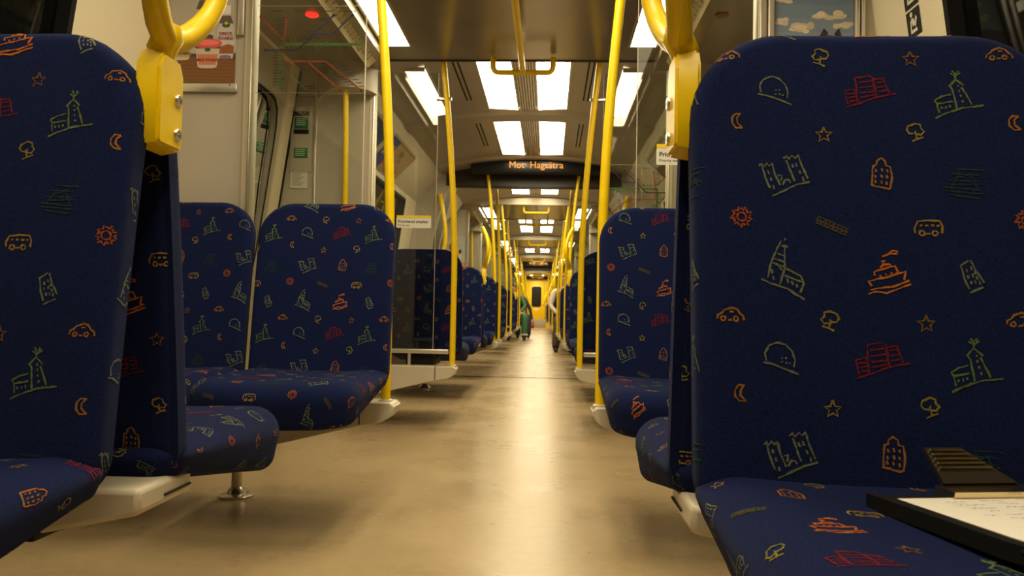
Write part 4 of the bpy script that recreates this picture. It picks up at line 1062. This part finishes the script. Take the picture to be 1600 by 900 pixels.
# ------------------------------------------------------------------ passengers far down the car
def person(name, x, y, rz, cols, joints, label, hair):
    """joints: dict of chains; body grown as one skin then coloured by the nearest bone"""
    rt = empty(name, x, y, 0, rz)
    V = []; E = []; RAD = []; idx = {}; bone = []
    def jt(n, p, r):
        idx[n] = len(V); V.append(Vector(p)); RAD.append(r)
    for n, (p, r) in joints['pts'].items(): jt(n, p, r)
    for a, b, c in joints['bones']: E.append((idx[a], idx[b])); bone.append((V[idx[a]], V[idx[b]], c))
    me = bpy.data.meshes.new('body'); me.from_pydata(V, E, [])
    o = bpy.data.objects.new('body', me); COL.objects.link(o)
    md = o.modifiers.new('skin', 'SKIN'); md.use_smooth_shade = True
    for k, sv in enumerate(me.skin_vertices[0].data): sv.radius = (RAD[k][0], RAD[k][1]) if isinstance(RAD[k], tuple) else (RAD[k], RAD[k]); sv.use_root = (k == 0)
    sb = o.modifiers.new('sub', 'SUBSURF'); sb.levels = 2; sb.render_levels = 2
    ev = o.evaluated_get(bpy.context.evaluated_depsgraph_get()); nm = bpy.data.meshes.new_from_object(ev)
    o.modifiers.clear(); o.data = nm; nm.materials.clear(); nm.materials.append(M['skin'])
    ca = nm.color_attributes.new('Col', 'FLOAT_COLOR', 'CORNER')
    for pl in nm.polygons:
        pl.use_smooth = True; c = pl.center; best = None
        for a, b, cc in bone:
            d = b-a; t = max(0, min(1, (c-a).dot(d)/max(1e-9, d.length_squared))); q = (c-a-d*t).length
            if best is None or q < best[0]: best = (q, cc)
        for li in pl.loop_indices: ca.data[li].color = (*cols[best[1]], 1)
    o.parent = rt
    hp = joints['pts']['head'][0]
    mb = MB(); bm = bmesh.new(); bmesh.ops.create_uvsphere(bm, u_segments=16, v_segments=10, radius=1)
    for v in bm.verts:
        v.co = Vector((hp[0]+v.co.x*.088, hp[1]+.018+v.co.y*.10, hp[2]+.035+v.co.z*.095))
    bmesh.ops.delete(bm, geom=[v for v in bm.verts if v.co.z < hp[2]-.03 or (v.co.y < hp[1]-.055 and v.co.z < hp[2]+.06)], context='VERTS')
    mb.frombm(bm, 0, True); mb.build('hair', mat('hair', hair, .6), rt)
    mb = MB()
    for sx in (-.032, .032):
        mb.lathe([(.010, 0), (.012, .004), (.006, .008)], (hp[0]+sx, hp[1]-.088, hp[2]+.01), 10, col=(.03, .02, .02), mtx=Matrix.Rotation(PI/2, 4, 'X'))
    mb.box(hp[0]-.012, hp[0]+.012, hp[1]-.112, hp[1]-.08, hp[2]-.03, hp[2]+.005, bev=.005, col=cols['skin'])
    mb.box(hp[0]-.022, hp[0]+.022, hp[1]-.094, hp[1]-.08, hp[2]-.060, hp[2]-.052, bev=.002, col=(.30, .08, .07))
    for sx in (-.085, .085): mb.box(hp[0]+sx-.010, hp[0]+sx+.010, hp[1]-.012, hp[1]+.02, hp[2]-.03, hp[2]+.03, bev=.007, col=cols['skin'])
    mb.build('face', M['skin'], rt)
    tag(rt, label, 'person')
    return rt
def sitting(footL, footR, kneeL, kneeR, handL, handR, elbL, elbR, lean=0.):
    pts = {'pelvis': ((0, -.12, .55), (.15, .11)), 'waist': ((lean*.3, -.10, .72), (.135, .10)), 'chest': ((lean*.7, -.09, .92), (.165, .115)), 'neck': ((lean, -.10, 1.09), .058), 'head': ((lean, -.125, 1.20), (.085, .10)), 'crown': ((lean, -.12, 1.27), (.065, .075))}
    bones = [('pelvis', 'waist', 'top'), ('waist', 'chest', 'top'), ('chest', 'neck', 'top'), ('neck', 'head', 'skin'), ('head', 'crown', 'skin')]
    for s, sx, ft, kn, hd, el in (('L', -1, footL, kneeL, handL, elbL), ('R', 1, footR, kneeR, handR, elbR)):
        pts['hip'+s] = ((sx*.10, -.16, .55), .098); pts['knee'+s] = (kn, .085); pts['ankle'+s] = ((ft[0], ft[1]+.05, ft[2]+.11), .070)
        pts['heel'+s] = ((ft[0], ft[1]+.04, ft[2]+.045), .042); pts['toe'+s] = ((ft[0]*1.0, ft[1]-.14, ft[2]+.035), .036)
        bones += [('pelvis', 'hip'+s, 'leg'), ('hip'+s, 'knee'+s, 'leg'), ('knee'+s, 'ankle'+s, 'leg'), ('ankle'+s, 'heel'+s, 'shoe'), ('heel'+s, 'toe'+s, 'shoe')]
        pts['sho'+s] = ((sx*.19+lean*.8, -.09, 1.02), .068); pts['elb'+s] = (el, .047); pts['wri'+s] = (hd, .031)
        v = (Vector(hd)-Vector(el)).normalized(); side = v.cross(Vector((0, 0, 1))).normalized()
        pm = Vector(hd)+v*.07; pts['palm'+s] = (tuple(pm), (.035, .02))
        bones += [('chest', 'sho'+s, 'top'), ('sho'+s, 'elb'+s, 'top'), ('elb'+s, 'wri'+s, 'top'), ('wri'+s, 'palm'+s, 'skin')]
        for k in range(4):
            b = pm+side*(-.027+.018*k)+v*.02; m_ = b+v*(.035+.006*(k in (1, 2))); e = m_+v*.025+Vector((0, 0, -.018))
            pts[f'f{s}{k}a'] = (tuple(b), .010); pts[f'f{s}{k}b'] = (tuple(m_), .0085); pts[f'f{s}{k}c'] = (tuple(e), .0075)
            bones += [('palm'+s, f'f{s}{k}a', 'skin'), (f'f{s}{k}a', f'f{s}{k}b', 'skin'), (f'f{s}{k}b', f'f{s}{k}c', 'skin')]
        th = Vector(hd)+v*.03+side*(-sx*.03); te = th+v*.035+side*(-sx*.02)
        pts['t'+s+'a'] = (tuple(th), .011); pts['t'+s+'b'] = (tuple(te), .009)
        bones += [('wri'+s, 't'+s+'a', 'skin'), ('t'+s+'a', 't'+s+'b', 'skin')]
    return {'pts': pts, 'bones': bones}
SK = (.45, .25, .16)
person('person', -XA+.02, 18.5, 0, {'top': (.03, .12, .05), 'leg': (.025, .13, .045), 'shoe': (.02, .018, .015), 'skin': SK},
       sitting((-.05, -.80, 0), (.30, -.80, 0), (.03, -.60, .55), (.30, -.58, .56), (-.08, -.42, .62), (.18, -.42, .64), (-.26, -.18, .76), (.30, -.22, .78)),
       'person in green work clothes sitting on the left with one leg in the aisle', (.02, .015, .01))
g_ = [o for o in bpy.data.objects if o.get('label', '').startswith('person in green')][0]
for fx, fy in ((-.05, -.75), (.30, -.75)):
    mb = MB(); mb.lathe([(.074, .12), (.079, .125), (.079, .15), (.074, .155)], (fx, fy, 0), 18); mb.build('reflective_band', M['paper'], g_)
person('person', -XA+.05, 20.05, 0, {'top': (.008, .008, .010), 'leg': (.010, .010, .013), 'shoe': (.010, .008, .008), 'skin': SK},
       sitting((.08, -.78, 0), (.34, -.74, 0), (.06, -.60, .53), (.32, -.55, .54), (-.05, -.42, .62), (.42, -.30, .46), (-.26, -.18, .76), (.36, -.16, .74)),
       'person in black clothes sitting behind the person in green', (.012, .01, .008))
person('person', XA-.02, 13.45, 0, {'top': (.55, .48, .38), 'leg': (.10, .065, .035), 'shoe': (.010, .010, .010), 'skin': SK},
       sitting((-.20, -.62, 0), (.04, -.66, 0), (-.16, -.56, .53), (.08, -.60, .53), (-.14, -.40, .60), (.1, -.42, .62), (-.30, -.20, .76), (.26, -.2, .76), -.04),
       'person with cream sleeve and brown trousers sitting right of the aisle', (.20, .03, .01))

rb = empty('red_bag', -XA+.05+.44, 20.05-.36)
mb = MB(); mb.prism([(-.034, .245), (.034, .245), (.040, .26), (.032, .33), (-.032, .33), (-.040, .26)], 'y', -.03, .03); mb.build('pouch', M['redcloth'], rb)
mb = MB(); mb.tube([(-.035, 0, .325), (-.03, 0, .38), (0, 0, .40), (.03, 0, .38), (.035, 0, .325)], .006, 10); mb.build('carry_loop', M['redcloth'], rb)
tag(rb, 'small red bag hanging from the hand of the person in black', 'bag')

# ------------------------------------------------------------------ light, camera, view
w = bpy.data.worlds.new('tunnel'); scene.world = w; w.use_nodes = True
w.node_tree.nodes['Background'].inputs['Color'].default_value = (.010, .009, .007, 1)
w.node_tree.nodes['Background'].inputs['Strength'].default_value = .4

cam = bpy.data.cameras.new('camera'); co = bpy.data.objects.new('camera', cam); COL.objects.link(co)
f = 1225.0; cam.sensor_fit = 'HORIZONTAL'; cam.sensor_width = 36; cam.lens = f/1600*36; cam.clip_start = .02
yaw, pit, rol = math.atan2(58, f), math.atan2(37, f), math.radians(1.1)
fw = Vector((-math.sin(yaw)*math.cos(pit), math.cos(yaw)*math.cos(pit), math.sin(pit)))
r0 = Vector((math.cos(yaw), math.sin(yaw), 0)); u0 = r0.cross(fw)
r1 = r0*math.cos(rol)+u0*math.sin(rol); u1 = -r0*math.sin(rol)+u0*math.cos(rol)
m3 = Matrix((r1, u1, -fw)).transposed()
co.matrix_world = Matrix.Translation((.18, 0, .65)) @ m3.to_4x4()
cam.dof.use_dof = True; cam.dof.focus_distance = 1.6; cam.dof.aperture_fstop = 13
scene.camera = co
vs_ = scene.view_settings
scene.display_settings.display_device = 'sRGB'
vs_.view_transform = 'Standard'; vs_.look = 'None'; vs_.gamma = 1; vs_.exposure = 0.14; vs_.use_curve_mapping = False
scene.cycles.use_denoising = True
scene.cycles.max_bounces = 10; scene.cycles.transparent_max_bounces = 32; scene.cycles.sample_clamp_indirect = 6
